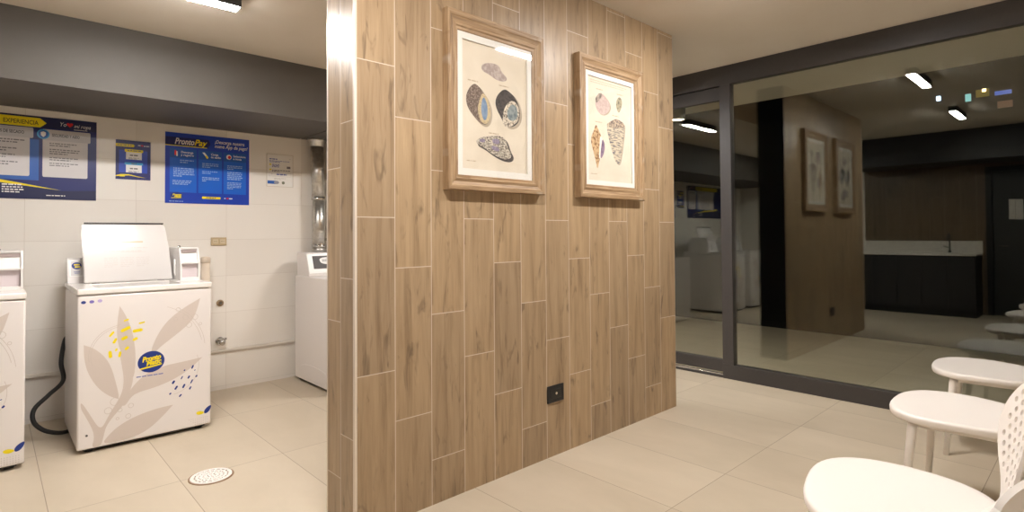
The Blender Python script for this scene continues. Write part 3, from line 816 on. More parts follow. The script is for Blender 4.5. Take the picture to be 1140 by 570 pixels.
# large safety poster, cut by the photo's left edge
t, W, H, y = poster('safety_poster', 'large dark blue rules poster with grey cards, cut by the left edge', -0.70, 0.558, 1.494, 2.052, M_blue_pos)
bm = bmesh.new()
e = W-0.558          # poster x of world x = 0
rect(bm, 0, W, 0.485, H, y, 0)                                              # darker head band
poly(bm, [(e-0.5, 0.484), (e+0.250, 0.484), (e+0.284, 0.516), (e+0.250, 0.546), (e-0.5, 0.546)], y-0.0005, 1)   # yellow arrow
for c0, c1 in ((e-0.36, e+0.198), (e+0.264, e+0.508)):
    rect(bm, c0, c1, 0.152, 0.430, y-0.0004, 2, 0.010)
rect(bm, e-0.39, e+0.216, 0.408, 0.478, y-0.0008, 3, 0.008)
rect(bm, e+0.262, e+0.523, 0.402, 0.476, y-0.0008, 3, 0.008)
poly(bm, [(e-0.5, 0.170), (e+0.05, 0.124), (e+0.363, 0.064), (e+0.05, 0.104), (e-0.5, 0.140)], y-0.0004, 1)
rect(bm, e+0.05, e+0.245, 0.126, 0.40, y-0.0002, 4, 0.0)
poly(bm, [(0, 0), (W, 0), (W, 0.07), (e+0.363, 0.060), (e+0.05, 0.098), (0, 0.14)], y-0.0003, 0)
text_lines(bm, e-0.24, e+0.180, 0.392, 3, 0.0165, 0.007, y-0.0010, 5, 21, 0.7)
text_lines(bm, e-0.24, e+0.150, 0.335, 2, 0.0165, 0.007, y-0.0010, 5, 25, 0.9)
text_lines(bm, e-0.24, e+0.160, 0.292, 2, 0.0165, 0.007, y-0.0010, 5, 26, 0.8)
text_lines(bm, e-0.24, e+0.170, 0.245, 2, 0.0165, 0.007, y-0.0010, 5, 27, 0.9)
for zt, n_, sd in ((0.386, 2, 22), (0.345, 3, 28), (0.288, 2, 29), (0.250, 2, 30)):
    text_lines(bm, e+0.300, e+0.465, zt, n_, 0.0145, 0.006, y-0.0010, 5, sd, 0.7)
text_lines(bm, e+0.062, e+0.170, 0.096, 4, 0.016, 0.008, y-0.0008, 6, 23, 0.9)
text_lines(bm, e+0.285, e+0.395, 0.030, 1, 0.01, 0.006, y-0.0008, 6, 24, 1.0)
rect(bm, e+0.430, e+0.505, 0.488, 0.491, y-0.0008, 6)
heart(bm, e+0.408, 0.520, 0.036, y-0.0009, 7)
ell(bm, e+0.267, 0.441, 0.033, 0.033, y-0.0012, 8); ell(bm, e+0.267, 0.441, 0.026, 0.026, y-0.0016, 4)
poly(bm, [(e+0.253, 0.453), (e+0.267, 0.460), (e+0.281, 0.453), (e+0.279, 0.433), (e+0.267, 0.421), (e+0.255, 0.433)], y-0.002, 6)
obj('printed_layout', bm, [M_blue_dk, M_yel, M_card, mat('print_card_head', (196, 194, 196), 0.45), M_blue_mid, M_ink, M_wh_print, M_red, M_cyan], t)
lettering('lettering', 'A', 0.040, e+0.046, y-0.0012, 0.499, mat('print_olive_ink', (88, 76, 20), 0.5), t, 0.012, align='RIGHT')
lettering('lettering', 'EXPERIENCIA', 0.040, e+0.064, y-0.0012, 0.499, mat('print_olive_ink', (88, 76, 20), 0.5), t, 0.012, width=0.176)
lettering('lettering', 'OS DE SECADO', 0.028, e+0.035, y-0.0014, 0.433, M_ink_dk, t, 0.02, width=0.134)
lettering('lettering', 'SEGURIDAD Y ASEO', 0.027, e+0.312, y-0.0014, 0.430, M_ink_dk, t, 0.02, width=0.150)
lettering('lettering', 'Yo', 0.040, e+0.350, y-0.0012, 0.506, M_wh_print, t, 0.0, 0.25, width=0.034)
lettering('lettering', 'mi ropa', 0.036, e+0.430, y-0.0012, 0.503, M_wh_print, t, 0.0, 0.25, width=0.092)

# small price poster
t, W, H, y = poster('price_poster', 'small blue poster with two white price cards, between the two big posters', 0.671, 0.887, 1.658, 1.945, M_blue_pos)
bm = bmesh.new()
poly(bm, [(0, 0.240), (0.108, 0.240), (0.116, 0.250), (0.108, 0.260), (0, 0.260)], y-0.0004, 0)
rect(bm, 0.02, W-0.02, 0.05, 0.215, y-0.0001, 7)
rect(bm, 0.062, 0.160, 0.148, 0.206, y-0.0004, 1); rect(bm, 0.062, 0.160, 0.052, 0.112, y-0.0004, 1)
rect(bm, 0.054, 0.168, 0.202, 0.222, y-0.0008, 0, 0.004); rect(bm, 0.054, 0.168, 0.108, 0.126, y-0.0008, 2, 0.004)
text_lines(bm, 0.010, 0.100, 0.254, 1, 0.01, 0.007, y-0.0010, 3, 31, 1.0)
text_lines(bm, 0.070, 0.155, 0.217, 1, 0.01, 0.008, y-0.0012, 3, 32, 1.0)
text_lines(bm, 0.095, 0.130, 0.121, 1, 0.01, 0.007, y-0.0012, 3, 33, 1.0)
for z in (0.184, 0.086):
    text_lines(bm, 0.086, 0.140, z, 1, 0.01, 0.010, y-0.0010, 3, 34, 1.0)
    text_lines(bm, 0.078, 0.148, z-0.022, 2, 0.007, 0.004, y-0.0010, 4, 35, 0.8)
poly(bm, [(0, 0.026), (0.03, 0.036), (0.08, 0.038), (0.14, 0.024), (0.19, 0.016), (0.14, 0.019), (0.08, 0.030), (0.0, 0.020)], y-0.0006, 0)
rect(bm, 0.024, 0.056, 0.020, 0.034, y-0.0010, 0, 0.004)
heart(bm, 0.162, 0.255, 0.015, y-0.0008, 5)
text_lines(bm, 0.136, 0.152, 0.259, 1, 0.01, 0.007, y-0.0008, 6, 36, 1.0); text_lines(bm, 0.172, 0.210, 0.257, 1, 0.01, 0.007, y-0.0008, 6, 37, 1.0)
obj('printed_layout', bm, [M_yel, M_wh_print, M_cyan, M_ink, mat('print_ink_soft', (150, 150, 156), 0.5), M_red, M_card, M_blue], t)

# app poster
t, W, H, y = poster('app_poster', 'bright blue payment app poster with three columns, above the open washer lid', 0.982, 1.592, 1.494, 2.040, M_blue)
bm = bmesh.new()
rect(bm, 0, 0.30, 0.448, 0.512, y, 0); rect(bm, 0, 0.29, 0.443, 0.4485, y-0.0003, 1)
poly(bm, [(0.29, 0.443), (0.30, 0.512), (0.315, 0.478)], y-0.0002, 0)
cols = ((0.030, 0.215), (0.228, 0.400), (0.412, 0.585))
for c0, c1 in cols:
    rect(bm, c0, c1, 0.085, 0.425, y, 2)
    rect(bm, c0, c1, 0.352, 0.425, y-0.0004, 3)
text_lines(bm, 0.100, 0.200, 0.338, 2, 0.016, 0.007, y-0.0008, 4, 41, 0.6)
text_lines(bm, 0.055, 0.205, 0.275, 5, 0.015, 0.008, y-0.0008, 4, 42, 0.5)
text_lines(bm, 0.050, 0.180, 0.178, 3, 0.013, 0.007, y-0.0008, 4, 43, 0.9)
text_lines(bm, 0.255, 0.380, 0.325, 3, 0.014, 0.007, y-0.0008, 4, 44, 0.6)
text_lines(bm, 0.255, 0.375, 0.262, 2, 0.014, 0.007, y-0.0008, 4, 45, 0.6)
text_lines(bm, 0.255, 0.395, 0.213, 3, 0.013, 0.007, y-0.0008, 4, 46, 0.3)
text_lines(bm, 0.440, 0.560, 0.320, 3, 0.013, 0.007, y-0.0008, 4, 47, 0.5)
text_lines(bm, 0.440, 0.560, 0.268, 5, 0.014, 0.008, y-0.0008, 4, 48, 0.9)
text_lines(bm, 0.440, 0.555, 0.182, 5, 0.012, 0.006, y-0.0008, 4, 49, 0.5)
rect(bm, 0.062, 0.074, 0.372, 0.410, y-0.0008, 5); rect(bm, 0.074, 0.084, 0.365, 0.402, y-0.0009, 6)       # phone icon
poly(bm, [(0.255, 0.408), (0.272, 0.410), (0.300, 0.372), (0.290, 0.364)], y-0.0008, 6); poly(bm, [(0.275, 0.385), (0.290, 0.385), (0.300, 0.366), (0.288, 0.360)], y-0.0010, 1)
ell(bm, 0.452, 0.388, 0.020, 0.020, y-0.0008, 6); ell(bm, 0.456, 0.386, 0.012, 0.013, y-0.0012, 5)
rect(bm, 0.255, 0.390, 0.040, 0.058, y-0.0006, 1, 0.005)
text_lines(bm, 0.285, 0.360, 0.053, 1, 0.01, 0.006, y-0.0010, 0, 50, 1.0)
text_lines(bm, 0.028, 0.125, 0.018, 1, 0.01, 0.006, y-0.0006, 4, 51, 1.0)
heart(bm, 0.442, 0.049, 0.018, y-0.0008, 5)
text_lines(bm, 0.418, 0.432, 0.053, 1, 0.01, 0.008, y-0.0008, 6, 52, 1.0); text_lines(bm, 0.454, 0.490, 0.052, 1, 0.01, 0.008, y-0.0008, 6, 53, 1.0)
obj('printed_layout', bm, [mat('print_ink_navy', (14, 26, 96), 0.4), M_yel, M_blue2, mat('print_sky_head', (10, 84, 170), 0.35), M_ink_lt, M_red, M_wh_print], t)
lettering('lettering', 'Pronto', 0.066, 0.062, y-0.0010, 0.460, M_wh_print, t, 0.02, 0.3, width=0.135)
lettering('lettering', 'Pay', 0.066, 0.197, y-0.0010, 0.460, M_yel, t, 0.02, 0.3, width=0.092)
lettering('lettering', '¡Descarga nuestra', 0.040, 0.345, y-0.0010, 0.490, M_wh_print, t, 0.012, 0.2, width=0.225)
lettering('lettering', 'nueva App de pago!', 0.040, 0.345, y-0.0010, 0.455, M_wh_print, t, 0.012, 0.2, width=0.250)
for (a, b), x in zip((('Descarga', 'y registro'), ('Carga', 'tu saldo'), ('Selecciona', 'e inicia')), (0.106, 0.318, 0.485)):
    lettering('lettering', a, 0.023, x, y-0.0012, 0.391, M_wh_print, t, 0.012)
    lettering('lettering', b, 0.023, x, y-0.0012, 0.369, M_wh_print, t, 0.012)
logo(t, 0.078, 0.056, 0.043, 0.031, y-0.0004, 0.0)

# white notice in a clear sleeve
t, W, H, y = poster('notice_sheet', 'white notice sheet with blue footer, on the tiles left of the duct', 1.738, 1.958, 1.664, 1.940, M_paper, 'notice', 0.002)
bm = bmesh.new()
text_lines(bm, 0.020, 0.090, 0.240, 1, 0.01, 0.009, y, 0, 61, 1.0); text_lines(bm, 0.190, 0.212, 0.246, 1, 0.01, 0.005, y, 1, 62, 1.0)
text_lines(bm, 0.020, 0.200, 0.222, 2, 0.010, 0.005, y, 0, 63, 0.6)
text_lines(bm, 0.042, 0.106, 0.192, 3, 0.010, 0.006, y, 0, 64, 1.0); text_lines(bm, 0.042, 0.205, 0.142, 2, 0.010, 0.006, y, 2, 65, 0.5)
ell(bm, 0.028, 0.188, 0.008, 0.008, y, 3, 0, 16); ell(bm, 0.028, 0.144, 0.008, 0.008, y, 3, 0, 16)
rect(bm, 0.168, 0.200, 0.158, 0.178, y, 2, 0.003)
rect(bm, 0.016, 0.205, 0.086, 0.122, y, 1, 0.004); rect(bm, 0.018, 0.203, 0.088, 0.120, y-0.0004, 4, 0.004)
text_lines(bm, 0.030, 0.055, 0.108, 1, 0.01, 0.005, y-0.0008, 1, 66, 1.0); text_lines(bm, 0.080, 0.168, 0.110, 1, 0.01, 0.012, y-0.0008, 0, 67, 1.0)
text_lines(bm, 0.060, 0.170, 0.072, 2, 0.010, 0.004, y, 1, 68, 0.6)
rect(bm, 0.004, 0.085, 0.020, 0.048, y, 5); ell(bm, 0.080, 0.034, 0.022, 0.014, y-0.0004, 6)
ell(bm, 0.138, 0.033, 0.013, 0.013, y, 7)
obj('printed_layout', bm, [M_ink_blue, M_grey_dot, M_ink, M_yel, M_paper, M_blue_mid, mat('print_grey_badge', (150, 150, 160), 0.4), mat('print_olive', (120, 122, 100), 0.4)], t)
bm = bmesh.new()
for q in ((-0.004, W+0.004, H, H+0.004), (-0.004, W+0.004, -0.004, 0), (-0.004, 0, 0, H), (W, W+0.004, 0, H)): box(bm, q[0], q[1], -0.004, 0, q[2], q[3])
obj('clear_sleeve', bm, mat('sleeve_edge', (206, 196, 182), 0.3), t)

# ================================================================= FRAMED SHELL PRINTS
M_fx, M_fz = frame_wood('weathered_frame_wood', 'x'), frame_wood('weathered_frame_wood_upright', 'z')
def pic_glass():
    m = bpy.data.materials.new('picture_glass'); n = NT(m); n.n.remove(n.bsdf)
    fr = n.n.new('ShaderNodeFresnel'); fr.inputs['IOR'].default_value = 1.5
    geo = n.n.new('ShaderNodeNewGeometry')
    tr = n.n.new('ShaderNodeBsdfTransparent'); gl = n.n.new('ShaderNodeBsdfGlossy'); gl.inputs['Roughness'].default_value = 0.03
    f = n.math('MULTIPLY', fr.outputs[0], n.math('SUBTRACT', 1.0, geo.outputs['Backfacing']))
    mx = n.n.new('ShaderNodeMixShader'); n.l.new(f, mx.inputs[0]); n.l.new(tr.outputs[0], mx.inputs[1]); n.l.new(gl.outputs[0], mx.inputs[2])
    n.l.new(mx.outputs[0], n.n['Material Output'].inputs['Surface'])
    return m
M_pglass = pic_glass()

def picture(label, x0, x1, z0, z1, mx0, mx1, mz0, mz1, border, prints):
    """local coords: x from left, z from bottom, y=0 at the wall, negative towards the room"""
    t = thing('framed_print', label, 'picture', (x0, YW, z0), 0, 'framed shell prints')
    W, H = x1-x0, z1-z0; a0, a1, b0, b1 = mx0-x0, mx1-x0, mz0-z0, mz1-z0
    # moulding profile: (inset fraction 0..1 from outer edge to mat, depth)
    prof = [(0.0, 0.0), (0.0, -0.040), (0.04, -0.045), (0.30, -0.045), (0.36, -0.041), (0.55, -0.036), (0.70, -0.040), (0.76, -0.040), (0.82, -0.034), (0.96, -0.034), (1.0, -0.030), (1.0, -0.010)]
    bm = bmesh.new(); rings = []
    for f, d in prof:
        l, r, b, tp = a0*f, W-(W-a1)*f, b0*f, H-(H-b1)*f
        rings.append([bm.verts.new(p) for p in ((l, d, b), (r, d, b), (r, d, tp), (l, d, tp))])
    for p, q in zip(rings[:-1], rings[1:]):
        for k in range(4):
            j = (k+1) % 4; f = bm.faces.new((p[k], p[j], q[j], q[k])); f.material_index = 0 if k % 2 == 0 else 1
    bm.faces.new(rings[0][::-1])
    obj('frame', bm, [M_fx, M_fz], t)
    bm = bmesh.new(); y = -0.032
    i0, i1, j0, j1 = a0+border, a1-border, b0+border*1.15, b1-border*1.15
    for q in ((a0-.002, a1+.002, j1, b1+.002), (a0-.002, a1+.002, b0-.002, j0), (a0-.002, i0, j0, j1), (i1, a1+.002, j0, j1)):
        box(bm, q[0], q[1], -0.030, -0.0205, q[2], q[3])
    obj('mat_board', bm, M_mat, t)
    bm = bmesh.new(); box(bm, i0-.004, i1+.004, -0.0215, -0.018, j0-.004, j1+.004)
    pr = obj('print_sheet', bm, M_old, t)
    bm = bmesh.new()
    yy = -0.0216
    for q in ((i0+.02, i1-.02, j0+.045, j0+.0462), (i0+.02, i0+.0212, j0+.045, j1-.03), (i1-.0212, i1-.02, j0+.045, j1-.03)): rect(bm, *q, yy, 0, 0, 0.0002)
    text_lines(bm, i0+.03, i0+.09, j0+.042, 1, 0.01, 0.005, yy, 1, 71, 1.0)
    for (cx, cz) in prints['captions']: text_lines(bm, cx-.03, cx+.035, cz, 1, 0.01, 0.006, yy, 1, 72, 1.0)
    for n_ in range(prints.get('title', 0)): text_lines(bm, i0+.03, i1-.03, j1-.018-n_*.013, 1, .01, 0.004, yy, 1, 73+n_, 1.0)
    obj('caption_print', bm, [mat('antique_rule', (216, 202, 178), 0.8), mat('antique_ink', (190, 172, 146), 0.8)], pr)
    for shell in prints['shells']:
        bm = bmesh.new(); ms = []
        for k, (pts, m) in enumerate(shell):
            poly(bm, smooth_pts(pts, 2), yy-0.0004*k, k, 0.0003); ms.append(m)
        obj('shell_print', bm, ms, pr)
    bm = bmesh.new(); box(bm, a0-.001, a1+.001, -0.0335, -0.0315, b0-.001, b1+.001)
    obj('glazing', bm, M_pglass, t)
    return t

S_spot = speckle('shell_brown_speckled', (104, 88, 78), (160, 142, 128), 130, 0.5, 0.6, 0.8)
S_pale = speckle('shell_pale_mauve', (164, 148, 142), (190, 176, 166), 60, 0.45, 0.6, 0.8)
S_cream = speckle('shell_cream_rim', (206, 186, 146), (110, 92, 74), 90, 0.55, 0.66, 0.8, (1, 1, 3))
S_blue = speckle('shell_blue_mouth', (112, 136, 166), (142, 160, 180), 40, 0.4, 0.6, 0.8)
S_dark = speckle('shell_dark', (54, 50, 50), (84, 76, 72), 40, 0.4, 0.6, 0.8, (1, 1, 2))
S_ruff = speckle('shell_ruffled_rim', (220, 208, 188), (112, 100, 88), 110, 0.48, 0.58, 0.8)
S_grey = speckle('shell_grey_mouth', (108, 120, 124), (150, 158, 156), 40, 0.4, 0.6, 0.8)
S_net = speckle('shell_netted', (212, 202, 184), (98, 88, 80), 95, 0.44, 0.56, 0.8, (1, 1, 2))
S_band = speckle('shell_violet_band', (124, 112, 136), (158, 146, 162), 120, 0.45, 0.55, 0.8, (3, 1, 0.4))
S_shade = speckle('shell_shadow_wash', (172, 158, 138), (184, 171, 152), 20, 0.4, 0.6, 0.9)
S_scal = speckle('shell_scallop', (188, 164, 156), (202, 182, 172), 60, 0.4, 0.6, 0.8)
S_scal2 = speckle('shell_scallop_shade', (112, 102, 94), (176, 160, 146), 60, 0.4, 0.6, 0.8)
S_oval = speckle('shell_oval_grey', (170, 160, 134), (104, 98, 86), 80, 0.5, 0.62, 0.8)
S_vol = speckle('shell_orange_brown', (200, 168, 126), (132, 94, 62), 45, 0.5, 0.58, 0.8, (1, 1, 1.5))
S_purple = speckle('shell_purple_mouth', (112, 90, 114), (142, 120, 140), 30, 0.4, 0.6, 0.8)
S_lip = mat('shell_white_lip', (234, 226, 214), 0.8)
S_cone = speckle('shell_cone_striped', (204, 190, 164), (112, 106, 112), 48, 0.48, 0.58, 0.8, (0.5, 1, 2.6))
S_conet = speckle('shell_cone_top', (192, 172, 148), (104, 90, 86), 110, 0.46, 0.56, 0.8)

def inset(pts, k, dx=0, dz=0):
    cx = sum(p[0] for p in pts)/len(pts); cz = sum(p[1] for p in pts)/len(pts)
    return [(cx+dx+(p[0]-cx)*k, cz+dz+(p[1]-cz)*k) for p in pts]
Lb = [(0.17,0.531),(0.202,0.523),(0.23,0.497),(0.263,0.461),(0.281,0.418),(0.276,0.363),(0.25,0.332),(0.214,0.336),(0.173,0.366),(0.137,0.4),(0.122,0.438),(0.129,0.483)]
Lr = [(0.23,0.497),(0.263,0.466),(0.281,0.418),(0.276,0.366),(0.252,0.336),(0.222,0.343),(0.201,0.374),(0.196,0.413),(0.211,0.461)]
Lbl = [(0.232,0.479),(0.255,0.45),(0.262,0.406),(0.255,0.363),(0.236,0.353),(0.222,0.382),(0.217,0.426)]
Rb = [(0.374,0.538),(0.412,0.528),(0.451,0.504),(0.479,0.467),(0.489,0.42),(0.473,0.37),(0.423,0.341),(0.375,0.348),(0.355,0.382),(0.321,0.424),(0.311,0.463),(0.331,0.503)]
Rr = [(0.417,0.485),(0.463,0.479),(0.484,0.439),(0.478,0.39),(0.447,0.361),(0.4,0.338),(0.37,0.347),(0.36,0.383),(0.375,0.441)]
Ri = [(0.422,0.467),(0.458,0.46),(0.471,0.427),(0.463,0.392),(0.431,0.376),(0.4,0.383),(0.39,0.419)]
Bb = [(0.184,0.247),(0.215,0.268),(0.277,0.282),(0.351,0.292),(0.384,0.273),(0.4,0.23),(0.428,0.196),(0.405,0.173),(0.35,0.174),(0.286,0.195),(0.235,0.221),(0.194,0.232)]
P1 = {'captions': [(0.165, 0.545), (0.37, 0.553), (0.30, 0.300)], 'shells': [
    [([(0.222,0.625),(0.24,0.642),(0.292,0.655),(0.34,0.651),(0.357,0.62),(0.401,0.594),(0.379,0.573),(0.32,0.573),(0.273,0.593),(0.226,0.602)], S_pale)],
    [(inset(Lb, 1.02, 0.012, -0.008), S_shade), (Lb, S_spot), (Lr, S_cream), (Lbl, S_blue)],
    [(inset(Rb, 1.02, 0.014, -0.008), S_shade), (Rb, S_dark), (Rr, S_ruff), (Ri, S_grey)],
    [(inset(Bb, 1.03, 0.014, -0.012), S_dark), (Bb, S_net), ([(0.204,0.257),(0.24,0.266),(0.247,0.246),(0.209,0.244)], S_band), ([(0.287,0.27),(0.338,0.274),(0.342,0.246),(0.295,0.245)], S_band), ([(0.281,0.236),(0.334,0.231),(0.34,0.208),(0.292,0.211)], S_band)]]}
picture('weathered wood framed print of three large shells and a faint one, nearer the partition corner', 1.562, 2.215, 1.451, 2.311, 1.629, 2.127, 1.525, 2.218, 0.029, P1)
Sc = [(0.178,0.621),(0.215,0.65),(0.256,0.643),(0.303,0.612),(0.322,0.575),(0.296,0.538),(0.245,0.515),(0.195,0.527),(0.168,0.571)]
Vo = [(0.175,0.455),(0.199,0.421),(0.224,0.386),(0.242,0.349),(0.235,0.29),(0.209,0.239),(0.187,0.17),(0.172,0.221),(0.149,0.282),(0.125,0.336),(0.132,0.375),(0.156,0.41)]
Co = [(0.279,0.465),(0.334,0.492),(0.373,0.509),(0.427,0.504),(0.471,0.486),(0.463,0.424),(0.437,0.31),(0.415,0.221),(0.369,0.229),(0.331,0.309),(0.293,0.394)]
P2 = {'captions': [(0.21, 0.672), (0.42, 0.672), (0.20, 0.47), (0.37, 0.53)], 'title': 2, 'shells': [
    [(inset(Sc, 1.0, 0.01, -0.006), S_shade), (Sc, S_scal), ([(0.178,0.621),(0.215,0.65),(0.247,0.645),(0.215,0.607),(0.18,0.579),(0.168,0.59)], S_scal2)],
    [([(0.413,0.659),(0.443,0.644),(0.445,0.604),(0.421,0.56),(0.401,0.551),(0.381,0.584),(0.382,0.624)], S_oval)],
    [(Vo, S_vol), ([(0.215,0.392),(0.246,0.36),(0.252,0.305),(0.228,0.25),(0.200,0.240),(0.208,0.317)], S_lip), ([(0.236,0.372),(0.257,0.345),(0.26,0.302),(0.234,0.251),(0.212,0.245),(0.224,0.317)], S_purple)],
    [(inset(Co, 1.0, 0.01, -0.006), S_shade), (Co, S_cone), ([(0.279,0.465),(0.334,0.492),(0.373,0.512),(0.427,0.504),(0.471,0.486),(0.46,0.462),(0.37,0.45),(0.29,0.448)], S_conet)]]}
picture('weathered wood framed print of a striped cone shell and smaller shells, nearer the glass wall', 2.515, 3.175, 1.453, 2.306, 2.585, 3.077, 1.533, 2.218, 0.024, P2)

# ---- black outlet on the partition
o = thing('wall_outlet', 'black square socket plate low on the wood tile partition', 'outlet', (2.328, YW, 0.346))
bm = bmesh.new(); box(bm, -0.066, 0.066, -0.009, 0, -0.047, 0.047, 0.003); obj('cover_plate', bm, M_black, o)
bm = bmesh.new(); box(bm, -0.038, 0.038, -0.012, -0.008, -0.026, 0.026, 0.002); s = obj('socket', bm, mat('black_socket', (34, 32, 30), 0.4), o)
bm = bmesh.new(); tube(bm, [(0, -0.011, 0.002), (0, -0.0135, 0.002)], 0.007, 14); obj('socket_hole', bm, mat('pale_pin', (200, 186, 164), 0.4), s)

# ================================================================= CHAIRS
def make_chair(label):
    t = thing('chair', label, 'chair', (0, 0, 0), 0, 'white perforated plastic chairs along the wall')
    ZS = 0.455
    n = 56
    def outline(a, s=1.0):
        ex = 2/3.0
        c, d = cos(a), sin(a)
        y = 0.250*math.copysign(abs(d)**ex, d)+0.015; x = 0.285*math.copysign(abs(c)**ex, c)
        x *= 0.90+0.16*(y+0.235)/0.47
        y -= 0.02*(x/0.26)**2*(1 if y > 0 else 0)
        return x*s, y*s
    def dish(s, y): return ZS-0.014*(1-s*s)-0.010*max(0, -y/0.235)*s
    bm = bmesh.new(); rings = []
    c0 = bm.verts.new((0, 0, dish(0, 0)))
    for s in (0.2, 0.4, 0.6, 0.78, 0.90, 0.965):
        rings.append([bm.verts.new((*outline(2*pi*k/n, s), dish(s, outline(2*pi*k/n, s)[1]))) for k in range(n)])
    for s, dz in ((0.99, -0.004), (1.0, -0.012), (0.997, -0.026), (0.985, -0.033), (0.965, -0.033), (0.955, -0.026), (0.90, -0.022), (0.6, -0.026), (0.3, -0.030)):
        rings.append([bm.verts.new((*outline(2*pi*k/n, s), dish(min(s, 1), outline(2*pi*k/n, s)[1])+dz)) for k in range(n)])
    c1 = bm.verts.new((0, 0, ZS-0.046))
    for k in range(n):
        j = (k+1) % n
        bm.faces.new((c0, rings[0][k], rings[0][j])).smooth = True
        bm.faces.new((c1, rings[-1][j], rings[-1][k])).smooth = True
        for p, q in zip(rings[:-1], rings[1:]): bm.faces.new((p[k], q[k], q[j], p[j])).smooth = True
    obj('seat', bm, M_chair, t)
    # legs
    for sx in (-1, 1):
        for sy in (-1, 1):
            bm = bmesh.new()
            tube(bm, [(sx*0.222, sy*0.145, ZS-0.040), (sx*0.227, sy*0.150, ZS-0.06), (sx*0.285, sy*0.183, 0.0)], [0.019, 0.0185, 0.012], 16)
            lg = obj('leg', bm, M_chair, t)
    bm = bmesh.new()
    for sx in (-1, 1): box(bm, sx*0.21-0.016, sx*0.21+0.016, -0.15, 0.15, ZS-0.058, ZS-0.034, 0.006)
    box(bm, -0.21, 0.21, -0.016, 0.016, ZS-0.058, ZS-0.034, 0.006)
    obj('seat_frame', bm, M_chair, t)
    # perforated backrest: flat pattern (u across, v up), triangulated, then bent
    def bo(v):           # half width of the spoon shaped back
        if v < 0.06: return 0.060-0.012*(v/0.06)
        s = (v-0.06)/0.34
        return 0.048+0.137*sin(min(1.0, s/0.60)*pi/2)**1.1 if s < 0.60 else 0.185*(1-((s-0.60)/0.40)**2.4*0.42)
    VH = 0.40
    right = []
    m = 34
    for k in range(m+1):
        v = VH*k/m
        right.append((bo(v), v))
    top = []
    w_top = bo(VH)
    for k in range(1, 9):
        a = pi/2*k/8; top.append((w_top*cos(a)**0.6 if k < 8 else 0.0, VH+0.035*sin(a)))
    outl = right+top+[(-x, v) for x, v in (right+top[:-1])[::-1]]
    V = [Vector(p) for p in outl]; E = [(i, (i+1) % len(V)) for i in range(len(V))]
    holes = []; sp = 0.036; r = 0.0088
    row = 0; v = 0.115
    while v < VH-0.01:
        off = 0 if row % 2 == 0 else sp/2
        for k in range(-8, 9):
            u = k*sp+off
            if abs(u) < bo(v)-0.030: holes.append((u, v))
        row += 1; v += sp*0.72
    for hu, hv in holes:
        b = len(V)
        for q in range(12): V.append(Vector((hu+r*cos(2*pi*q/12), hv+r*sin(2*pi*q/12))))
        E += [(b+q, b+(q+1) % 12) for q in range(12)]
    gs = 0.0125
    for i in range(-20, 21):
        for j in range(0, 36):
            u, vv = i*gs, j*gs+0.006
            if vv > VH+0.02 or abs(u) > bo(min(vv, VH))-0.008: continue
            if any((u-a)**2+(vv-b)**2 < (r+0.0035)**2 for a, b in holes): continue
            V.append(Vector((u, vv)))
    vo, eo, fo, *_ = delaunay_2d_cdt(V, E, [], 1, 1e-6)
    def bend(u, v):
        rec = 0.040*sin(min(v, 0.12)/0.12*pi/2)*0 - 0.22*v - 0.12*v*v       # recline
        wrap = 0.95*u*u*min(1.0, v/0.15)                                    # hollow towards the sitter
        y = -0.212+rec+wrap
        if v < 0.07: y += 0.030*(1-v/0.07)**2
        return Vector((u, y, ZS-0.022+v*0.985))
    bm = bmesh.new(); bv = [bm.verts.new(bend(p.x, p.y)) for p in vo]
    for f in fo:
        c = sum((vo[i] for i in f), Vector((0, 0)))/len(f)
        if any((c.x-a)**2+(c.y-b)**2 < (r*0.93)**2 for a, b in holes): continue
        try: bm.faces.new([bv[i] for i in f]).smooth = True
        except ValueError: pass
    bmesh.ops.delete(bm, geom=[v_ for v_ in bm.verts if not v_.link_faces], context='VERTS')
    bmesh.ops.recalc_face_normals(bm, faces=bm.faces[:])
    bmesh.ops.solidify(bm, geom=bm.faces[:], thickness=0.009)
    for f in bm.faces: f.smooth = True
    bo_ = obj('backrest', bm, M_chair, t)
    md = bo_.modifiers.new('edge_split', 'EDGE_SPLIT'); md.split_angle = radians(40)
    return t

chair0 = make_chair('white plastic chair whose seat is fully in view, nearest the viewer')
CH = [((1.985, 0.425), 12, None),
      ((3.155, 0.453), 1, 'white plastic chair in the middle of the row, seat between its two neighbours'),
      ((4.185, 0.480), 4, 'white plastic chair farthest along the row, next to the glass'),
      ((1.250, 0.402), -10, 'white plastic chair of which only the shaded backrest edge shows at the lower right')]
for i, ((x, y), r, lb) in enumerate(CH):
    o = chair0 if i == 0 else copy_tree(chair0)
    o.location = (x, y, 0); o.rotation_euler = (0, 0, radians(r))
    if lb: o['label'] = lb

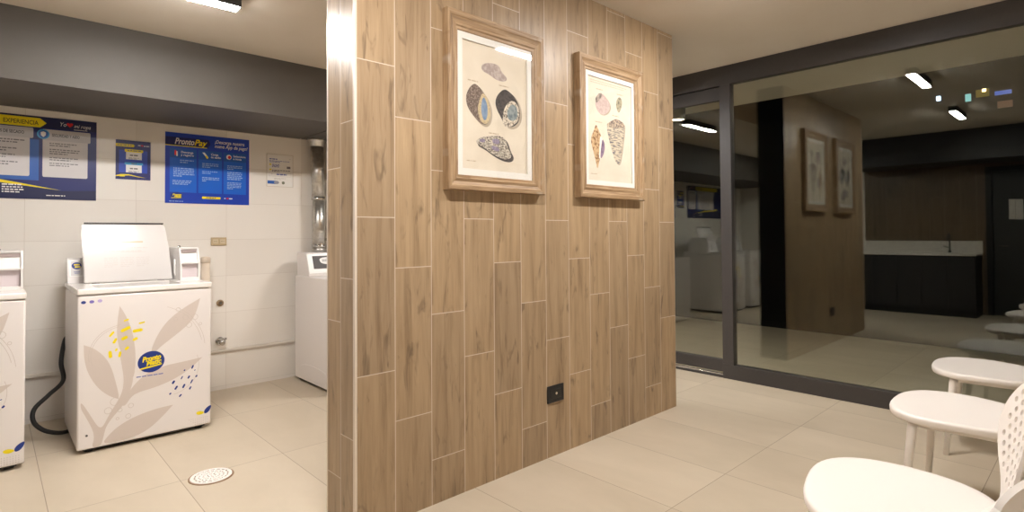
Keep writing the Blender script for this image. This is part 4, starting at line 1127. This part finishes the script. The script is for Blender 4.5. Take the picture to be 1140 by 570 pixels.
# ================================================================= KITCHENETTE (seen mirrored in the glass)
for i, (y0, y1) in enumerate(((1.30, 1.93), (1.93, 2.56), (2.56, 2.795))):
    t = thing('base_cabinet', ['dark base cabinet nearest the door in the mirrored kitchenette', 'dark base cabinet under the mirrored tap, middle of the run', 'narrow dark base cabinet at the far end of the mirrored kitchenette'][i], 'cabinet', (X_L, (y0+y1)/2, 0), 0, 'kitchenette base cabinets')
    hw = (y1-y0)/2-0.001
    bm = bmesh.new(); box(bm, 0.001, 0.575, -hw, hw, 0.10, 0.879); box(bm, 0.001, 0.54, -hw, hw, 0.001, 0.10)
    obj('carcass', bm, M_cab, t)
    nd = 2 if hw > 0.2 else 1
    for k in range(nd):
        a = -hw+2*hw*k/nd+0.002; b = -hw+2*hw*(k+1)/nd-0.002
        bm = bmesh.new(); box(bm, 0.576, 0.596, a, b, 0.105, 0.862, 0.002)
        d = obj('door', bm, M_cab, t)
        bm = bmesh.new(); box(bm, 0.596, 0.606, a+0.01, b-0.01, 0.848, 0.858, 0.001)
        obj('handle', bm, M_alu, d)
bm = bmesh.new(); box(bm, X_L+0.001, X_L+0.615, 1.285, 2.797, 0.881, 0.915, 0.004); box(bm, X_L+0.001, X_L+0.022, 1.285, 2.797, 0.915, 1.09, 0.002)
tag(obj('worktop', bm, M_counter), 'white worktop with upstand mirrored in the big pane', 'worktop')
o = thing('kitchen_tap', 'dark tap standing on the mirrored white worktop', 'tap', (X_L+0.10, 1.66, 0.916))
bm = bmesh.new(); tube(bm, [(0, 0, 0), (0, 0, 0.03)], [0.026, 0.022], 20); obj('base', bm, M_black, o)
bm = bmesh.new(); tube(bm, curve_pts([(0, 0, 0.02), (0, 0, 0.20), (0.03, 0, 0.27), (0.10, 0, 0.28), (0.16, 0, 0.23), (0.165, 0, 0.17)], 6), 0.011, 12); obj('spout', bm, M_dgrey, o)
bm = bmesh.new(); tube(bm, [(0, 0.02, 0.07), (0.01, 0.075, 0.10)], 0.008, 10); obj('lever', bm, M_chrome, o)
bm = bmesh.new(); box(bm, X_L-0.05, X_L+0.02, 0.26, 0.33, 0.001, 2.18, 0.003); box(bm, X_L-0.05, X_L+0.02, 1.17, 1.24, 0.001, 2.18, 0.003); box(bm, X_L-0.05, X_L+0.02, 0.33, 1.17, 2.11, 2.18, 0.003)
d2 = struct('door_2', bm, M_black)
bm = bmesh.new(); box(bm, X_L-0.045, X_L-0.005, 0.333, 1.167, 0.01, 2.105, 0.002); obj('door_leaf', bm, M_door, d2)
bm = bmesh.new(); tube(bm, [(X_L-0.006, 1.10, 1.02), (X_L+0.04, 1.10, 1.02), (X_L+0.045, 1.0, 1.02)], 0.009, 12); obj('door_handle', bm, M_chrome, d2)
bm = bmesh.new()
box(bm, X_L-0.0046, X_L-0.0026, 0.83, 0.915, 1.40, 1.69); box(bm, X_L-0.0046, X_L-0.0020, 0.917, 0.985, 1.405, 1.695)
tag(obj('door_notice', bm, M_paper), 'white folded paper notice on the mirrored dark door', 'notice')

# ================================================================= WORLD, CAMERA, VIEW
wd = bpy.data.worlds.new('night'); SC.world = wd; wd.use_nodes = True
bg = wd.node_tree.nodes['Background']; bg.inputs[0].default_value = rgb(30, 34, 44); bg.inputs[1].default_value = 0.12

cam = bpy.data.cameras.new('camera'); co = bpy.data.objects.new('camera', cam); COL.objects.link(co)
cam.sensor_fit = 'HORIZONTAL'; cam.sensor_width = 36.0; cam.lens = 622.747/1140*36.0
cam.shift_y = -(285-247.996)/1140; cam.clip_start = 0.02; cam.clip_end = 200
yaw, pit, rol = radians(46.869), radians(1.1387), radians(-0.3683)
fw = Vector((cos(yaw)*cos(pit), sin(yaw)*cos(pit), sin(pit))); r = Vector((sin(yaw), -cos(yaw), 0)); u = r.cross(fw)
R = r*cos(rol)+u*sin(rol); U = -r*sin(rol)+u*cos(rol)
co.matrix_world = Matrix(((R.x, U.x, -fw.x, 0), (R.y, U.y, -fw.y, 0), (R.z, U.z, -fw.z, 1.24), (0, 0, 0, 1)))
SC.camera = co

SC.view_settings.view_transform = 'Standard'; SC.view_settings.look = 'None'
SC.view_settings.gamma = 1.0; SC.view_settings.use_curve_mapping = False
SC.view_settings.exposure = 1.0
